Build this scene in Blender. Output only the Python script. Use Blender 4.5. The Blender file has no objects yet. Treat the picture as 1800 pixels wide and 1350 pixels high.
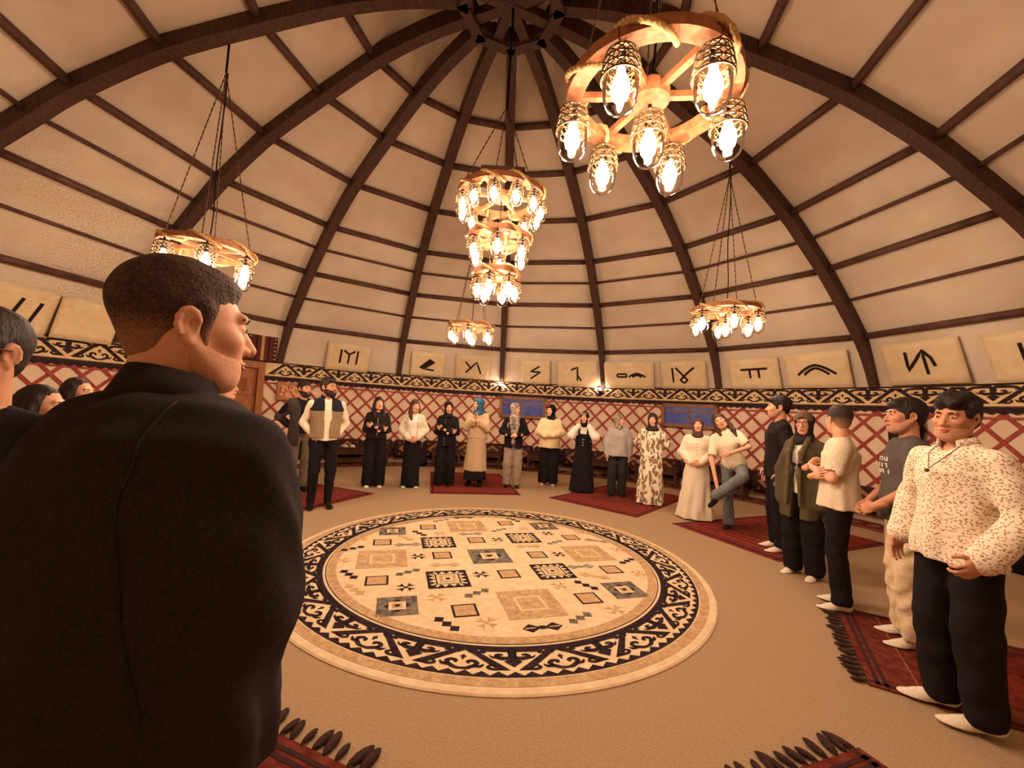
import bpy, bmesh, math, random, time
import numpy as np
from mathutils import Matrix, Vector

T0 = time.time()
sc = bpy.context.scene
col = sc.collection

# ------------------------------------------------------------------ camera, world, exposure
CAM_H, PITCH, ROLL, FPX = 1.53, math.radians(3.409), math.radians(3.336), 728.8
_fw = Vector((0, math.cos(PITCH), math.sin(PITCH)))
_up = Vector((0, -math.sin(PITCH), math.cos(PITCH)))
_rt = Vector((1, 0, 0))
_r = math.cos(ROLL) * _rt + math.sin(ROLL) * _up
_u = -math.sin(ROLL) * _rt + math.cos(ROLL) * _up
camd = bpy.data.cameras.new('camera')
camd.sensor_width = 36.0
camd.lens = FPX / 1800 * 36
camd.clip_start = 0.02
cam = bpy.data.objects.new('camera', camd)
col.objects.link(cam)
m = Matrix.Identity(4)
for i in range(3):
    m[i][0], m[i][1], m[i][2] = _r[i], _u[i], -_fw[i]
m[2][3] = CAM_H
cam.matrix_world = m
sc.camera = cam

world = bpy.data.worlds.new('dusk')
sc.world = world
world.use_nodes = True
world.node_tree.nodes['Background'].inputs[0].default_value = (0.05, 0.07, 0.16, 1)
world.node_tree.nodes['Background'].inputs[1].default_value = 0.25

sc.view_settings.view_transform = 'Standard'
sc.view_settings.look = 'None'
sc.view_settings.gamma = 1
sc.view_settings.use_curve_mapping = False
sc.view_settings.exposure = 0.0
try:
    sc.cycles.use_denoising = True
    sc.cycles.max_bounces = 5
    sc.cycles.diffuse_bounces = 3
    sc.cycles.transparent_max_bounces = 8
    sc.cycles.use_light_tree = False
    sc.cycles.use_adaptive_sampling = True
    sc.cycles.adaptive_threshold = .045
    sc.cycles.adaptive_min_samples = 12
    sc.cycles.sample_clamp_indirect = 6
    sc.cycles.caustics_reflective = False
    sc.cycles.caustics_refractive = False
except Exception:
    pass

BULB = 245.0                       # emission of one filament bulb
BULB_COL = (1.0, 0.73, 0.54)

# ------------------------------------------------------------------ the place, in metres
CX, CY = -0.243, 4.25             # centre of the dome
RW = 6.885                        # wall radius
NRIB, PHI0 = 16, -0.359
RINGS = [(1.853, 5.80), (2.704, 5.53), (3.701, 5.165), (4.595, 4.669), (5.023, 4.35),
         (5.498, 3.979), (5.959, 3.547), (6.453, 3.040)]
RUGC, RUGR = (-0.078, 4.331), 2.047

def pol(az, r, z):
    a = math.radians(az)
    return Vector((CX + r * math.sin(a), CY + r * math.cos(a), z))

# ------------------------------------------------------------------ materials
def srgb(r, g, b):
    f = lambda c: (c / 255 / 12.92) if c / 255 <= .04045 else ((c / 255 + .055) / 1.055) ** 2.4
    return (f(r), f(g), f(b), 1)

MATS = {}
def mat(name, c1, c2=None, scale=20, rough=.8, bump=0, bscale=None, metal=0, detail=4, spec=.3, stretch=None, lo=.35, hi=.65, sheen=0):
    """one surface: two tones mixed by noise, optional fine relief"""
    if name in MATS:
        return MATS[name]
    mt = bpy.data.materials.new(name)
    mt.use_nodes = True
    nt = mt.node_tree
    b = nt.nodes['Principled BSDF']
    b.inputs['Roughness'].default_value = rough
    b.inputs['Metallic'].default_value = metal
    b.inputs['Specular IOR Level'].default_value = spec
    if sheen:
        b.inputs['Sheen Weight'].default_value = sheen
    tc = nt.nodes.new('ShaderNodeTexCoord')
    mp = nt.nodes.new('ShaderNodeMapping')
    nt.links.new(tc.outputs['Object'], mp.inputs[0])
    if stretch:
        mp.inputs['Scale'].default_value = stretch
    if c2 is None:
        b.inputs['Base Color'].default_value = c1
    else:
        n = nt.nodes.new('ShaderNodeTexNoise')
        n.inputs['Scale'].default_value = scale
        n.inputs['Detail'].default_value = detail
        nt.links.new(mp.outputs[0], n.inputs['Vector'])
        r = nt.nodes.new('ShaderNodeValToRGB')
        r.color_ramp.elements[0].color = c1
        r.color_ramp.elements[0].position = lo
        r.color_ramp.elements[1].color = c2
        r.color_ramp.elements[1].position = hi
        nt.links.new(n.outputs['Fac'], r.inputs[0])
        nt.links.new(r.outputs[0], b.inputs['Base Color'])
    if bump:
        n2 = nt.nodes.new('ShaderNodeTexNoise')
        n2.inputs['Scale'].default_value = bscale or scale * 4
        n2.inputs['Detail'].default_value = 3
        nt.links.new(mp.outputs[0], n2.inputs['Vector'])
        bp = nt.nodes.new('ShaderNodeBump')
        bp.inputs['Strength'].default_value = bump
        bp.inputs['Distance'].default_value = .01
        nt.links.new(n2.outputs['Fac'], bp.inputs['Height'])
        nt.links.new(bp.outputs[0], b.inputs['Normal'])
    MATS[name] = mt
    return mt

def wood(name, c1, c2, rough=.5, sc_=(3, 3, 30), axis_scale=6):
    return mat(name, c1, c2, scale=axis_scale, rough=rough, bump=.25, bscale=axis_scale * 2, stretch=sc_, detail=6)

def cells(name, c1, c2, scale=30, rough=.85, thresh=.35, warp=.6, stretch=None, soft=.03):
    """cloth with a printed pattern of rounded shapes"""
    if name in MATS:
        return MATS[name]
    mt = bpy.data.materials.new(name)
    mt.use_nodes = True
    nt = mt.node_tree
    b = nt.nodes['Principled BSDF']
    b.inputs['Roughness'].default_value = rough
    b.inputs['Specular IOR Level'].default_value = .2
    tc = nt.nodes.new('ShaderNodeTexCoord')
    mp = nt.nodes.new('ShaderNodeMapping')
    if stretch:
        mp.inputs['Scale'].default_value = stretch
    nt.links.new(tc.outputs['Object'], mp.inputs[0])
    n = nt.nodes.new('ShaderNodeTexNoise')
    n.inputs['Scale'].default_value = scale * .6
    mx = nt.nodes.new('ShaderNodeVectorMath'); mx.operation = 'MULTIPLY_ADD'
    nt.links.new(mp.outputs[0], n.inputs['Vector'])
    nt.links.new(n.outputs['Color'], mx.inputs[0])
    mx.inputs[1].default_value = (warp / scale,) * 3
    nt.links.new(mp.outputs[0], mx.inputs[2])
    v = nt.nodes.new('ShaderNodeTexVoronoi')
    v.inputs['Scale'].default_value = scale
    nt.links.new(mx.outputs[0], v.inputs['Vector'])
    r = nt.nodes.new('ShaderNodeValToRGB')
    r.color_ramp.elements[0].color = c2
    r.color_ramp.elements[0].position = thresh
    r.color_ramp.elements[1].color = c1
    r.color_ramp.elements[1].position = thresh + soft
    nt.links.new(v.outputs['Distance'], r.inputs[0])
    nt.links.new(r.outputs[0], b.inputs['Base Color'])
    MATS[name] = mt
    return mt

def emis(name, c, s):
    if name in MATS:
        return MATS[name]
    mt = bpy.data.materials.new(name)
    mt.use_nodes = True
    b = mt.node_tree.nodes['Principled BSDF']
    b.inputs['Base Color'].default_value = (*c[:3], 1)
    b.inputs['Emission Color'].default_value = (*c[:3], 1)
    b.inputs['Emission Strength'].default_value = s
    MATS[name] = mt
    return mt

def clear_glass(name, tint=(1, .97, .92), gl=.12):
    if name in MATS:
        return MATS[name]
    mt = bpy.data.materials.new(name)
    mt.use_nodes = True
    nt = mt.node_tree
    nt.nodes.remove(nt.nodes['Principled BSDF'])
    out = nt.nodes['Material Output']
    t = nt.nodes.new('ShaderNodeBsdfTransparent')
    t.inputs[0].default_value = (*tint, 1)
    g = nt.nodes.new('ShaderNodeBsdfGlossy')
    g.inputs['Roughness'].default_value = .08
    mx = nt.nodes.new('ShaderNodeMixShader')
    fr = nt.nodes.new('ShaderNodeFresnel')
    fr.inputs[0].default_value = 1.18
    nt.links.new(fr.outputs[0], mx.inputs[0])
    nt.links.new(t.outputs[0], mx.inputs[1])
    nt.links.new(g.outputs[0], mx.inputs[2])
    nt.links.new(mx.outputs[0], out.inputs[0])
    MATS[name] = mt
    return mt

CANVAS = mat('canvas', srgb(222, 204, 180), srgb(206, 186, 160), scale=1.2, rough=.9, bump=.1, bscale=60)
PLASTER = mat('wall_felt', srgb(226, 200, 172), srgb(214, 186, 156), scale=2, rough=.95, bump=.1, bscale=80)
BEAM = wood('dark_beam', srgb(64, 42, 34), srgb(88, 60, 47), rough=.55, sc_=(8, 8, 2), axis_scale=5)
POLE = mat('dark_pole', srgb(78, 50, 40), srgb(98, 66, 52), scale=8, rough=.6)
SLAT = mat('red_slat', srgb(138, 44, 36), srgb(160, 66, 48), scale=6, rough=.55)
CREAMFELT = mat('cream_felt', srgb(226, 196, 148), srgb(214, 182, 134), scale=12, rough=.95, bump=.15, bscale=120)
DARKFELT = mat('dark_felt', srgb(44, 28, 30), srgb(58, 36, 36), scale=20, rough=.95)
FLOORM = mat('beige_carpet', srgb(182, 154, 122), srgb(166, 136, 104), scale=90, rough=1, bump=.5, bscale=260, spec=.05)
HONEY = wood('honey_wood', srgb(182, 122, 80), srgb(150, 92, 56), rough=.55, sc_=(6, 6, 6), axis_scale=4)
DOORW = wood('door_wood', srgb(168, 104, 54), srgb(134, 78, 38), rough=.5, sc_=(12, 12, 1.5), axis_scale=3)
FRAMEW = wood('window_wood', srgb(150, 98, 60), srgb(122, 78, 48), rough=.5, sc_=(4, 4, 4), axis_scale=6)
DARKW = wood('bench_wood', srgb(66, 36, 26), srgb(92, 52, 36), rough=.4, sc_=(4, 4, 4), axis_scale=6)
ROPE = mat('jute_rope', srgb(226, 188, 130), srgb(200, 158, 100), scale=90, rough=.95)
BLACKM = mat('black_metal', srgb(34, 28, 26), None, rough=.45, metal=.6)
BRONZE = mat('bronze_filigree', srgb(120, 92, 60), srgb(84, 62, 42), scale=30, rough=.4, metal=.8)
GLASS = clear_glass('jar_glass')
CHAINM = mat('chain_metal', srgb(112, 84, 64), srgb(84, 60, 46), scale=40, rough=.5, metal=.3)
BULBM = emis('filament_bulb', BULB_COL, BULB)
INK = mat('ink', srgb(40, 26, 24), None, rough=.9)
BANNER = mat('banner_cloth', srgb(232, 208, 168), srgb(222, 196, 154), scale=6, rough=.95, bump=.1, bscale=150)

# ------------------------------------------------------------------ mesh helpers
class MB:
    def __init__(s):
        s.v, s.f, s.m = [], [], []
    def add(s, vs, fs, mi=0):
        o = len(s.v)
        s.v += [tuple(x) for x in vs]
        s.f += [tuple(i + o for i in f) for f in fs]
        s.m += [mi] * len(fs)
        return s
    def box(s, c, d, mi=0, R=None, taper=1.0):
        x, y, z = d[0] / 2, d[1] / 2, d[2] / 2
        vs = []
        for sz in (-1, 1):
            t = taper if sz > 0 else 1
            for sx, sy in ((-1, -1), (1, -1), (1, 1), (-1, 1)):
                p = Vector((sx * x * t, sy * y * t, sz * z))
                if R is not None:
                    p = R @ p
                vs.append(p + Vector(c))
        return s.add(vs, [(3, 2, 1, 0), (4, 5, 6, 7), (0, 1, 5, 4), (1, 2, 6, 5), (2, 3, 7, 6), (3, 0, 4, 7)], mi)
    def tube(s, pts, r, n=8, mi=0, closed=False, cap=True):
        pts = [Vector(p) for p in pts]
        rs = r if isinstance(r, (list, tuple)) else [r] * len(pts)
        N = len(pts)
        up = None
        rings = []
        for i, p in enumerate(pts):
            a = pts[(i - 1) % N] if (closed or i > 0) else p
            b = pts[(i + 1) % N] if (closed or i < N - 1) else p
            t = (b - a)
            t = t.normalized() if t.length > 1e-9 else Vector((0, 0, 1))
            if up is None:
                up = Vector((0, 0, 1)) if abs(t.z) < .9 else Vector((1, 0, 0))
            u = (up - t * up.dot(t))
            u = u.normalized() if u.length > 1e-6 else t.orthogonal().normalized()
            w = t.cross(u)
            up = u
            rings.append([p + (u * math.cos(2 * math.pi * k / n) + w * math.sin(2 * math.pi * k / n)) * rs[i] for k in range(n)])
        vs = [q for rg in rings for q in rg]
        fs = []
        for i in range(N if closed else N - 1):
            j = (i + 1) % N
            for k in range(n):
                l = (k + 1) % n
                fs.append((i * n + k, i * n + l, j * n + l, j * n + k))
        if cap and not closed:
            fs.append(tuple(range(n - 1, -1, -1)))
            fs.append(tuple((N - 1) * n + k for k in range(n)))
        return s.add(vs, fs, mi)
    def lathe(s, prof, n=16, c=(0, 0, 0), mi=0):
        vs, fs = [], []
        for r, z in prof:
            for k in range(n):
                a = 2 * math.pi * k / n
                vs.append((c[0] + r * math.cos(a), c[1] + r * math.sin(a), c[2] + z))
        for i in range(len(prof) - 1):
            for k in range(n):
                l = (k + 1) % n
                fs.append((i * n + k, i * n + l, (i + 1) * n + l, (i + 1) * n + k))
        return s.add(vs, fs, mi)
    def mesh(s, name, mats, smooth=False):
        me = bpy.data.meshes.new(name)
        me.from_pydata([tuple(v) for v in s.v], [], s.f)
        for mt in (mats if isinstance(mats, (list, tuple)) else [mats]):
            me.materials.append(mt)
        if any(s.m):
            me.polygons.foreach_set('material_index', s.m)
        if smooth:
            me.polygons.foreach_set('use_smooth', [True] * len(me.polygons))
        me.update()
        return me
    def build(s, name, mats, parent=None, smooth=False):
        return put(name, s.mesh(name, mats, smooth), parent)

def put(name, me, parent=None, loc=(0, 0, 0), rz=0):
    o = bpy.data.objects.new(name, me)
    col.objects.link(o)
    o.location = loc
    o.rotation_euler = (0, 0, rz)
    if parent is not None:
        o.parent = parent
    return o

def empty(name, loc=(0, 0, 0), rz=0, parent=None):
    o = put(name, None, parent, loc, rz)
    o.empty_display_size = .1
    return o

def tag(o, label, cat, group=None, kind=None):
    o['label'] = label
    o['category'] = cat
    if group:
        o['group'] = group
    if kind:
        o['kind'] = kind
    return o

def struct(o, label=None):
    o['kind'] = 'structure'
    if label:
        o['label'] = label
    return o

def ribbon(pts, ws, samples=0):
    """stroke in the plane -> quads as (verts2d, faces)"""
    P = [np.array(p, float) for p in pts]
    if samples and len(P) > 2:
        Q, W = [], []
        ext = [2 * P[0] - P[1]] + P + [2 * P[-1] - P[-2]]
        for i in range(len(P) - 1):
            p0, p1, p2, p3 = ext[i:i + 4]
            for k in range(samples):
                t = k / samples
                Q.append(.5 * (2 * p1 + (p2 - p0) * t + (2 * p0 - 5 * p1 + 4 * p2 - p3) * t * t + (3 * p1 - p0 - 3 * p2 + p3) * t ** 3))
                W.append(ws[i] * (1 - t) + ws[i + 1] * t if isinstance(ws, (list, tuple)) else ws)
        Q.append(P[-1]); W.append(ws[-1] if isinstance(ws, (list, tuple)) else ws)
    else:
        Q = P
        W = list(ws) if isinstance(ws, (list, tuple)) else [ws] * len(P)
    vs, fs = [], []
    N = len(Q)
    for i in range(N):
        t = Q[min(i + 1, N - 1)] - Q[max(i - 1, 0)]
        t = t / (np.linalg.norm(t) + 1e-9)
        n = np.array([-t[1], t[0]]) * W[i] / 2
        vs += [Q[i] + n, Q[i] - n]
    for i in range(N - 1):
        fs.append((2 * i, 2 * i + 1, 2 * i + 3, 2 * i + 2))
    return vs, fs

class Flat:
    """flat appliqué drawn with strokes and polygons, then laid on a surface by a mapping"""
    def __init__(s):
        s.v, s.f = [], []
    def add(s, vs, fs):
        o = len(s.v)
        s.v += [tuple(v) for v in vs]
        s.f += [tuple(i + o for i in f) for f in fs]
    def stroke(s, pts, w, n=0, mirror=False):
        s.add(*ribbon(pts, w, n))
        if mirror:
            s.add(*ribbon([(-x, y) for x, y in pts], w, n))
    def poly(s, pts, mirror=False):
        s.add(pts, [tuple(range(len(pts)))])
        if mirror:
            s.add([(-x, y) for x, y in pts], [tuple(range(len(pts)))])
    def mesh(s, name, mt, fn):
        me = bpy.data.meshes.new(name)
        me.from_pydata([tuple(fn(*v)) for v in s.v], [], s.f)
        me.materials.append(mt)
        me.update()
        return me

# two felt motifs: u in half periods (-1..1), v in 0..1 over the band height
def motif_up():
    f = Flat()
    f.poly([(-.2, 1.0), (.2, 1.0), (.37, .74), (.13, .74), (0, .88), (-.13, .74), (-.37, .74)])
    f.poly([(.16, .74), (.38, .74), (.95, .05), (.72, .05)], True)
    f.stroke([(.80, .09), (.62, .08), (.52, .15), (.57, .24), (.64, .22)], [.06, .09, .08, .07, .05], 3, True)
    f.stroke([(0, .05), (.12, .07), (.24, .17), (.36, .17), (.44, .27)], [.08, .11, .12, .10, .03], 3, True)
    f.stroke([(.24, .17), (.30, .30), (.22, .40), (.12, .36), (.14, .28)], [.09, .11, .11, .09, .06], 3, True)
    f.poly([(-.07, .56), (0, .66), (.07, .56), (.025, .52), (.025, .44), (-.025, .44), (-.025, .52)])
    return f

def motif_down():
    f = Flat()
    f.stroke([(.04, .95), (.4, .94), (.62, .9), (.68, .83), (.58, .8)], [.16, .14, .12, .1, .06], 3, True)
    f.poly([(-.11, .97), (.11, .97), (.08, .5), (.19, .42), (.0, .18), (-.19, .42), (-.08, .5)])
    f.stroke([(.03, .6), (.2, .56), (.34, .64), (.3, .74), (.2, .72)], [.13, .16, .13, .1, .06], 3, True)
    f.stroke([(.3, .6), (.42, .6), (.5, .7)], [.1, .07, .02], 3, True)
    return f
# ================================================================== SETTING
# floor
mb = MB()
NF = 96
mb.add([(CX, CY, 0)] + [(CX + 7.3 * math.sin(2 * math.pi * k / NF), CY + 7.3 * math.cos(2 * math.pi * k / NF), 0) for k in range(NF)],
       [(0, 1 + (k + 1) % NF, 1 + k) for k in range(NF)])
struct(mb.build('floor', FLOORM), 'plain beige carpet covering the whole round floor')

# round wall: felt-lined cylinder
wall = empty('wall_surround', (CX, CY, 0))
mb = MB()
NW = 160
vs, fs = [], []
for k in range(NW):
    a = 2 * math.pi * k / NW
    for r, z in ((RW, 0), (RW, 2.27)):
        vs.append((r * math.sin(a), r * math.cos(a), z))
for k in range(NW):
    l = (k + 1) % NW
    fs.append((2 * k, 2 * k + 1, 2 * l + 1, 2 * l))
wall_me = mb.add(vs, fs).mesh('wall_surround', PLASTER, True)
bpy.data.objects.remove(wall)
wall = put('wall_surround', wall_me, None, (CX, CY, 0))
struct(wall, 'round felt-lined wall behind the red lattice')

def rot_child(name, me, parent, az):
    return put(name, me, parent, (0, 0, 0), -math.radians(az))

# red lattice: one slat of each slant, copied round the wall
LP = 360 / 116
LATZ0, LATZ1 = .28, 1.85
def slat_mesh(sign, rr):
    mb = MB()
    w, th, n = .030, .010, 8
    z0, z1 = LATZ0, LATZ1
    span = math.radians((z1 - z0) / .19 * (LP / 2)) * sign
    vs, fs = [], []
    for i in range(n + 1):
        t = i / n
        a = (t - .5) * span
        z = z0 + (z1 - z0) * t
        da = w * .707 / RW * sign
        for r_ in (rr, rr - th):
            vs.append((r_ * math.sin(a - da), r_ * math.cos(a - da), z + w * .5 * .9))
            vs.append((r_ * math.sin(a + da), r_ * math.cos(a + da), z - w * .5 * .9))
    for i in range(n):
        b0, b1 = 4 * i, 4 * i + 4
        for p, q in ((0, 1), (1, 3), (3, 2), (2, 0)):
            fs.append((b0 + p, b0 + q, b1 + q, b1 + p))
    fs += [(0, 2, 3, 1), (4 * n, 4 * n + 1, 4 * n + 3, 4 * n + 2)]
    return mb.add(vs, fs).mesh('lattice_slat', SLAT)
sl_a, sl_b = slat_mesh(1, RW - .004), slat_mesh(-1, RW - .015)
ZM = (LATZ0 + LATZ1) / 2
half = LP / 2
# nodes lie at az = 14.5 + k*LP for z = 1.46
for k in range(-36, 29):
    a_node = 14.5 + k * LP
    off = (ZM - 1.46) / .19 * half
    for me, s_ in ((sl_a, 1), (sl_b, -1)):
        a_ = a_node + s_ * off
        if -56.0 < a_ < -49.5:
            continue
        rot_child('lattice_slat', me, wall, a_)

def ring_strip(r, z0, z1, th, az0, az1, n, wave=None):
    """a strip bent along the wall"""
    mb = MB()
    vs, fs = [], []
    for i in range(n + 1):
        a = math.radians(az0 + (az1 - az0) * i / n)
        b_ = z0 if wave is None else z0 + wave(i)
        for r_, z in ((r, b_), (r, z1), (r - th, z1), (r - th, b_)):
            vs.append((r_ * math.sin(a), r_ * math.cos(a), z))
    for i in range(n):
        o, q = 4 * i, 4 * i + 4
        for p in range(4):
            fs.append((o + p, q + p, q + (p + 1) % 4, o + (p + 1) % 4))
    fs += [(0, 1, 2, 3), (4 * n + 3, 4 * n + 2, 4 * n + 1, 4 * n)]
    return mb.add(vs, fs)

for a0, a1 in ((-100, -57), (-48.6, 98)):
    o = ring_strip(RW - .016, 1.765, 1.795, .012, a0, a1, int((a1 - a0) / 2)).build('lattice_rail', SLAT, wall)

# ornamented felt band above the lattice
MP = 360 / 57
band = put('felt_band', ring_strip(RW - .02, 1.94, 2.235, .012, -48.2, 100, 120).mesh('felt_band', CREAMFELT), None, (CX, CY, 0))
tag(band, 'long cream felt band of dark ram-horn triangles under the banners, right of the door', 'wall hanging')
band2 = put('felt_band', ring_strip(RW - .02, 1.90, 2.21, .012, -100, -58.5, 50).mesh('felt_band', CREAMFELT), None, (CX, CY, 0))
tag(band2, 'cream felt band of dark triangles at the left edge, beyond the jacketed man', 'wall hanging')
def band_map(zlo, zhi):
    def fn(u, v):
        a = math.radians(u * MP / 2 * .98)
        r = RW - .035
        return (r * math.sin(a), r * math.cos(a), zlo + .02 + (zhi - zlo - .04) * v)
    return fn
mu, md = motif_up(), motif_down()
for bnd, zl, zh, k0, k1 in ((band, 1.94, 2.235, -7, 15), (band2, 1.90, 2.21, -15, -10)):
    m_up = mu.mesh('triangle_motif', DARKFELT, band_map(zl, zh))
    m_dn = md.mesh('horn_motif', DARKFELT, band_map(zl, zh))
    for k in range(k0, k1 + 1):
        rot_child('triangle_motif', m_up, bnd, k * MP)
        if bnd is band or k < k1:
            rot_child('horn_motif', m_dn, bnd, (k + .5) * MP)
    a0, a1 = (-48.2, 100) if bnd is band else (-100, -58.5)
    ring_strip(RW - .033, zh - .014, zh + .012, .006, a0, a1, 100).build('upper_border', DARKFELT, bnd)
    n = int((a1 - a0) / 1.06) * 2
    ring_strip(RW - .033, zl - .115, zl - .01, .008, a0, a1, n, lambda i: .035 * (i % 2)).build('scalloped_border', DARKFELT, bnd)

# ------------------------------------------------------------------ dome
ceil = put('ceiling', None, None, (CX, CY, 0))
bpy.data.objects.remove(ceil)
mb = MB()
mb.add([(0, 0, 6.45)] + [(1.1 * math.sin(2 * math.pi * k / 32), 1.1 * math.cos(2 * math.pi * k / 32), 6.3) for k in range(32)],
       [(0, 1 + k, 1 + (k + 1) % 32) for k in range(32)])
ceil = put('ceiling', mb.mesh('ceiling', mat('dark_canvas', srgb(92, 74, 60), srgb(80, 62, 50), scale=3), True), None, (CX, CY, 0))
struct(ceil, 'canvas dome on dark curved ribs and round purlins')

PROF = [(RW, 2.25)] + [(r, z) for r, z in RINGS[::-1]] + [(1.2, 6.0), (.5, 6.12)]
def outward(i):
    a = PROF[max(i - 1, 0)]; b = PROF[min(i + 1, len(PROF) - 1)]
    t = np.array([b[0] - a[0], b[1] - a[1]]); t /= np.linalg.norm(t)
    return np.array([-t[1], t[0]]) * (-1 if -t[1] < 0 and t[0] < 0 else 1)
# normals pointing out of the dome (right and up)
NORM = []
for i in range(len(PROF)):
    a = PROF[max(i - 1, 0)]; b = PROF[min(i + 1, len(PROF) - 1)]
    t = np.array([b[0] - a[0], b[1] - a[1]]); t = t / np.linalg.norm(t)
    n_ = np.array([t[1], -t[0]])
    NORM.append(n_ if n_[0] + n_[1] > 0 else -n_)
HG = 360 / NRIB / 2
def gore_mesh():
    vs, fs = [], []
    NS = 6
    for i, (r, z) in enumerate(PROF):
        nr, nz = NORM[i]
        off = .0 if i == 0 else (.075 if i < len(PROF) - 2 else .25)
        for k in range(NS + 1):
            a = -HG + 2 * HG * k / NS
            chord = math.cos(math.radians(HG)) / math.cos(math.radians(a))
            w = 1.0 if i == 0 else (.35 if i == 1 else 0)
            rr = (r + nr * off) * (chord * (1 - w) + w)
            zz = z + nz * off
            vs.append((rr * math.sin(math.radians(a)), rr * math.cos(math.radians(a)), zz))
    for i in range(len(PROF) - 1):
        for k in range(NS):
            fs.append((i * 7 + k, i * 7 + k + 1, i * 7 + 8 + k, i * 7 + 7 + k))
    return MB().add(vs, fs).mesh('canvas_panel', CANVAS, False)
gm = gore_mesh()
def rib_mesh():
    vs, fs = [], []
    pts = []
    # dense smooth profile
    pr = np.array([(6.83, 2.25), (6.70, 2.62)] + [(r, z) for r, z in RINGS[::-1]] + [(1.15, 5.93), (.42, 5.96)])
    t = np.arange(len(pr)); tt = np.linspace(0, len(pr) - 1, 44)
    def cr(v):
        out = []
        e = np.concatenate([[2 * v[0] - v[1]], v, [2 * v[-1] - v[-2]]])
        for x in tt:
            i = min(int(x), len(v) - 2); f_ = x - i
            p0, p1, p2, p3 = e[i:i + 4]
            out.append(.5 * (2 * p1 + (p2 - p0) * f_ + (2 * p0 - 5 * p1 + 4 * p2 - p3) * f_ ** 2 + (3 * p1 - p0 - 3 * p2 + p3) * f_ ** 3))
        return np.array(out)
    R_, Z_ = cr(pr[:, 0]), cr(pr[:, 1])
    for i in range(len(R_)):
        a, b = max(i - 1, 0), min(i + 1, len(R_) - 1)
        d = np.array([R_[b] - R_[a], Z_[b] - Z_[a]]); d /= np.linalg.norm(d)
        n_ = np.array([d[1], -d[0]])
        if n_[0] + n_[1] < 0: n_ = -n_
        u = i / (len(R_) - 1)
        w = .06 + .015 * math.sin(math.pi * u)
        dep_in = .045 + .07 * min(1, u * 6) * (1 - .3 * u)
        dep_out = .10 if u > .1 else .05
        for x, dd in ((-w, -dep_in), (w, -dep_in), (w, dep_out), (-w, dep_out)):
            vs.append((x, R_[i] + n_[0] * dd, Z_[i] + n_[1] * dd))
    n = len(R_)
    for i in range(n - 1):
        for p in range(4):
            q = (p + 1) % 4
            fs.append((4 * i + p, 4 * i + q, 4 * i + 4 + q, 4 * i + 4 + p))
    fs += [(0, 3, 2, 1), tuple(4 * (n - 1) + q for q in range(4))]
    return MB().add(vs, fs).mesh('rib', BEAM)
rm = rib_mesh()
purl = []
for j, (r, z) in enumerate(RINGS):
    rad = .026 if j in (4, 6) else .05
    nr, nz = NORM[len(PROF) - 3 - j]
    a = math.radians(HG)
    off = .02
    ro = r + nr * off
    p0 = (-ro * math.sin(a), ro * math.cos(a), z + nz * off)
    p1 = (ro * math.sin(a), ro * math.cos(a), z + nz * off)
    purl.append(MB().tube([p0, p1], rad, 10).mesh('purlin', POLE, True))
for k in range(NRIB):
    az = PHI0 + k * 22.5
    rot_child('rib', rm, ceil, az)
    rot_child('canvas_panel', gm, ceil, az + 11.25)
    for me in purl:
        rot_child('purlin', me, ceil, az + 11.25)
# crown ring with crossing spokes
crown = put('crown_ring', None, ceil)
bpy.data.objects.remove(crown)
mb = MB()
for k in range(8):
    a0, a1 = math.radians(PHI0 + k * 45), math.radians(PHI0 + (k + 1) * 45)
    p0 = Vector((.52 * math.sin(a0), .52 * math.cos(a0), 5.93)); p1 = Vector((.52 * math.sin(a1), .52 * math.cos(a1), 5.93))
    d = p1 - p0
    mb.box((p0 + p1) / 2, (d.length + .08, .12, .22), R=Matrix.Rotation(math.atan2(d.y, d.x), 3, 'Z'))
crown = mb.build('crown_ring', BEAM, ceil)
for k in range(4):
    MB().box((0, 0, 5.90 + .004 * k), (1.0, .11, .1), R=Matrix.Rotation(math.radians(PHI0 + 22.5 + 45 * k), 3, 'Z')).build('crown_spoke', BEAM, ceil)

# ------------------------------------------------------------------ windows with dusk outside
PANE = mat('dusk_pane', srgb(66, 70, 118), srgb(34, 38, 74), scale=9, rough=.15, spec=.6)
_b = PANE.node_tree.nodes['Principled BSDF']
_b.inputs['Emission Color'].default_value = (.10, .12, .30, 1)
_b.inputs['Emission Strength'].default_value = .3
def window(name, az0, az1, z0, z1, label):
    az = (az0 + az1) / 2
    w = 2 * RW * math.tan(math.radians((az1 - az0) / 2)) * .985
    o = put(name, None, None, pol(az, RW - .09, 0), -math.radians(az))
    bpy.data.objects.remove(o)
    mb = MB()
    t, dp = .075, .17
    for c, d in (((0, 0, z0 + t / 2), (w, dp, t)), ((0, 0, z1 - t / 2), (w, dp, t)), ((-w / 2 + t / 2, 0, (z0 + z1) / 2), (t, dp, z1 - z0)), ((w / 2 - t / 2, 0, (z0 + z1) / 2), (t, dp, z1 - z0))):
        mb.box(c, d)
    o = put(name, mb.mesh(name, FRAMEW), None, pol(az, RW - .05, 0), -math.radians(az))
    struct(o, label)
    zb = z1 - t - .1
    MB().box((0, -.03, (z0 + z1) / 2), (.045, .06, z1 - z0 - 2 * t)).build('mullion', FRAMEW, o)
    MB().box((0, -.03, zb), (w - 2 * t, .06, .035)).build('transom', FRAMEW, o)
    for sx in (-1, 1):
        x0, x1 = sx * .0225, sx * (w / 2 - t)
        for za, zc in ((z0 + t, zb - .0175), (zb + .0175, z1 - t)):
            MB().box(((x0 + x1) / 2, -.03, (za + zc) / 2), (abs(x1 - x0), .008, zc - za)).build('pane', PANE, o)
window('window_1', -.4, 9.9, 1.30, 1.86, 'wooden window with dusky blue panes behind the woman in the grey patterned scarf')
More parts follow.
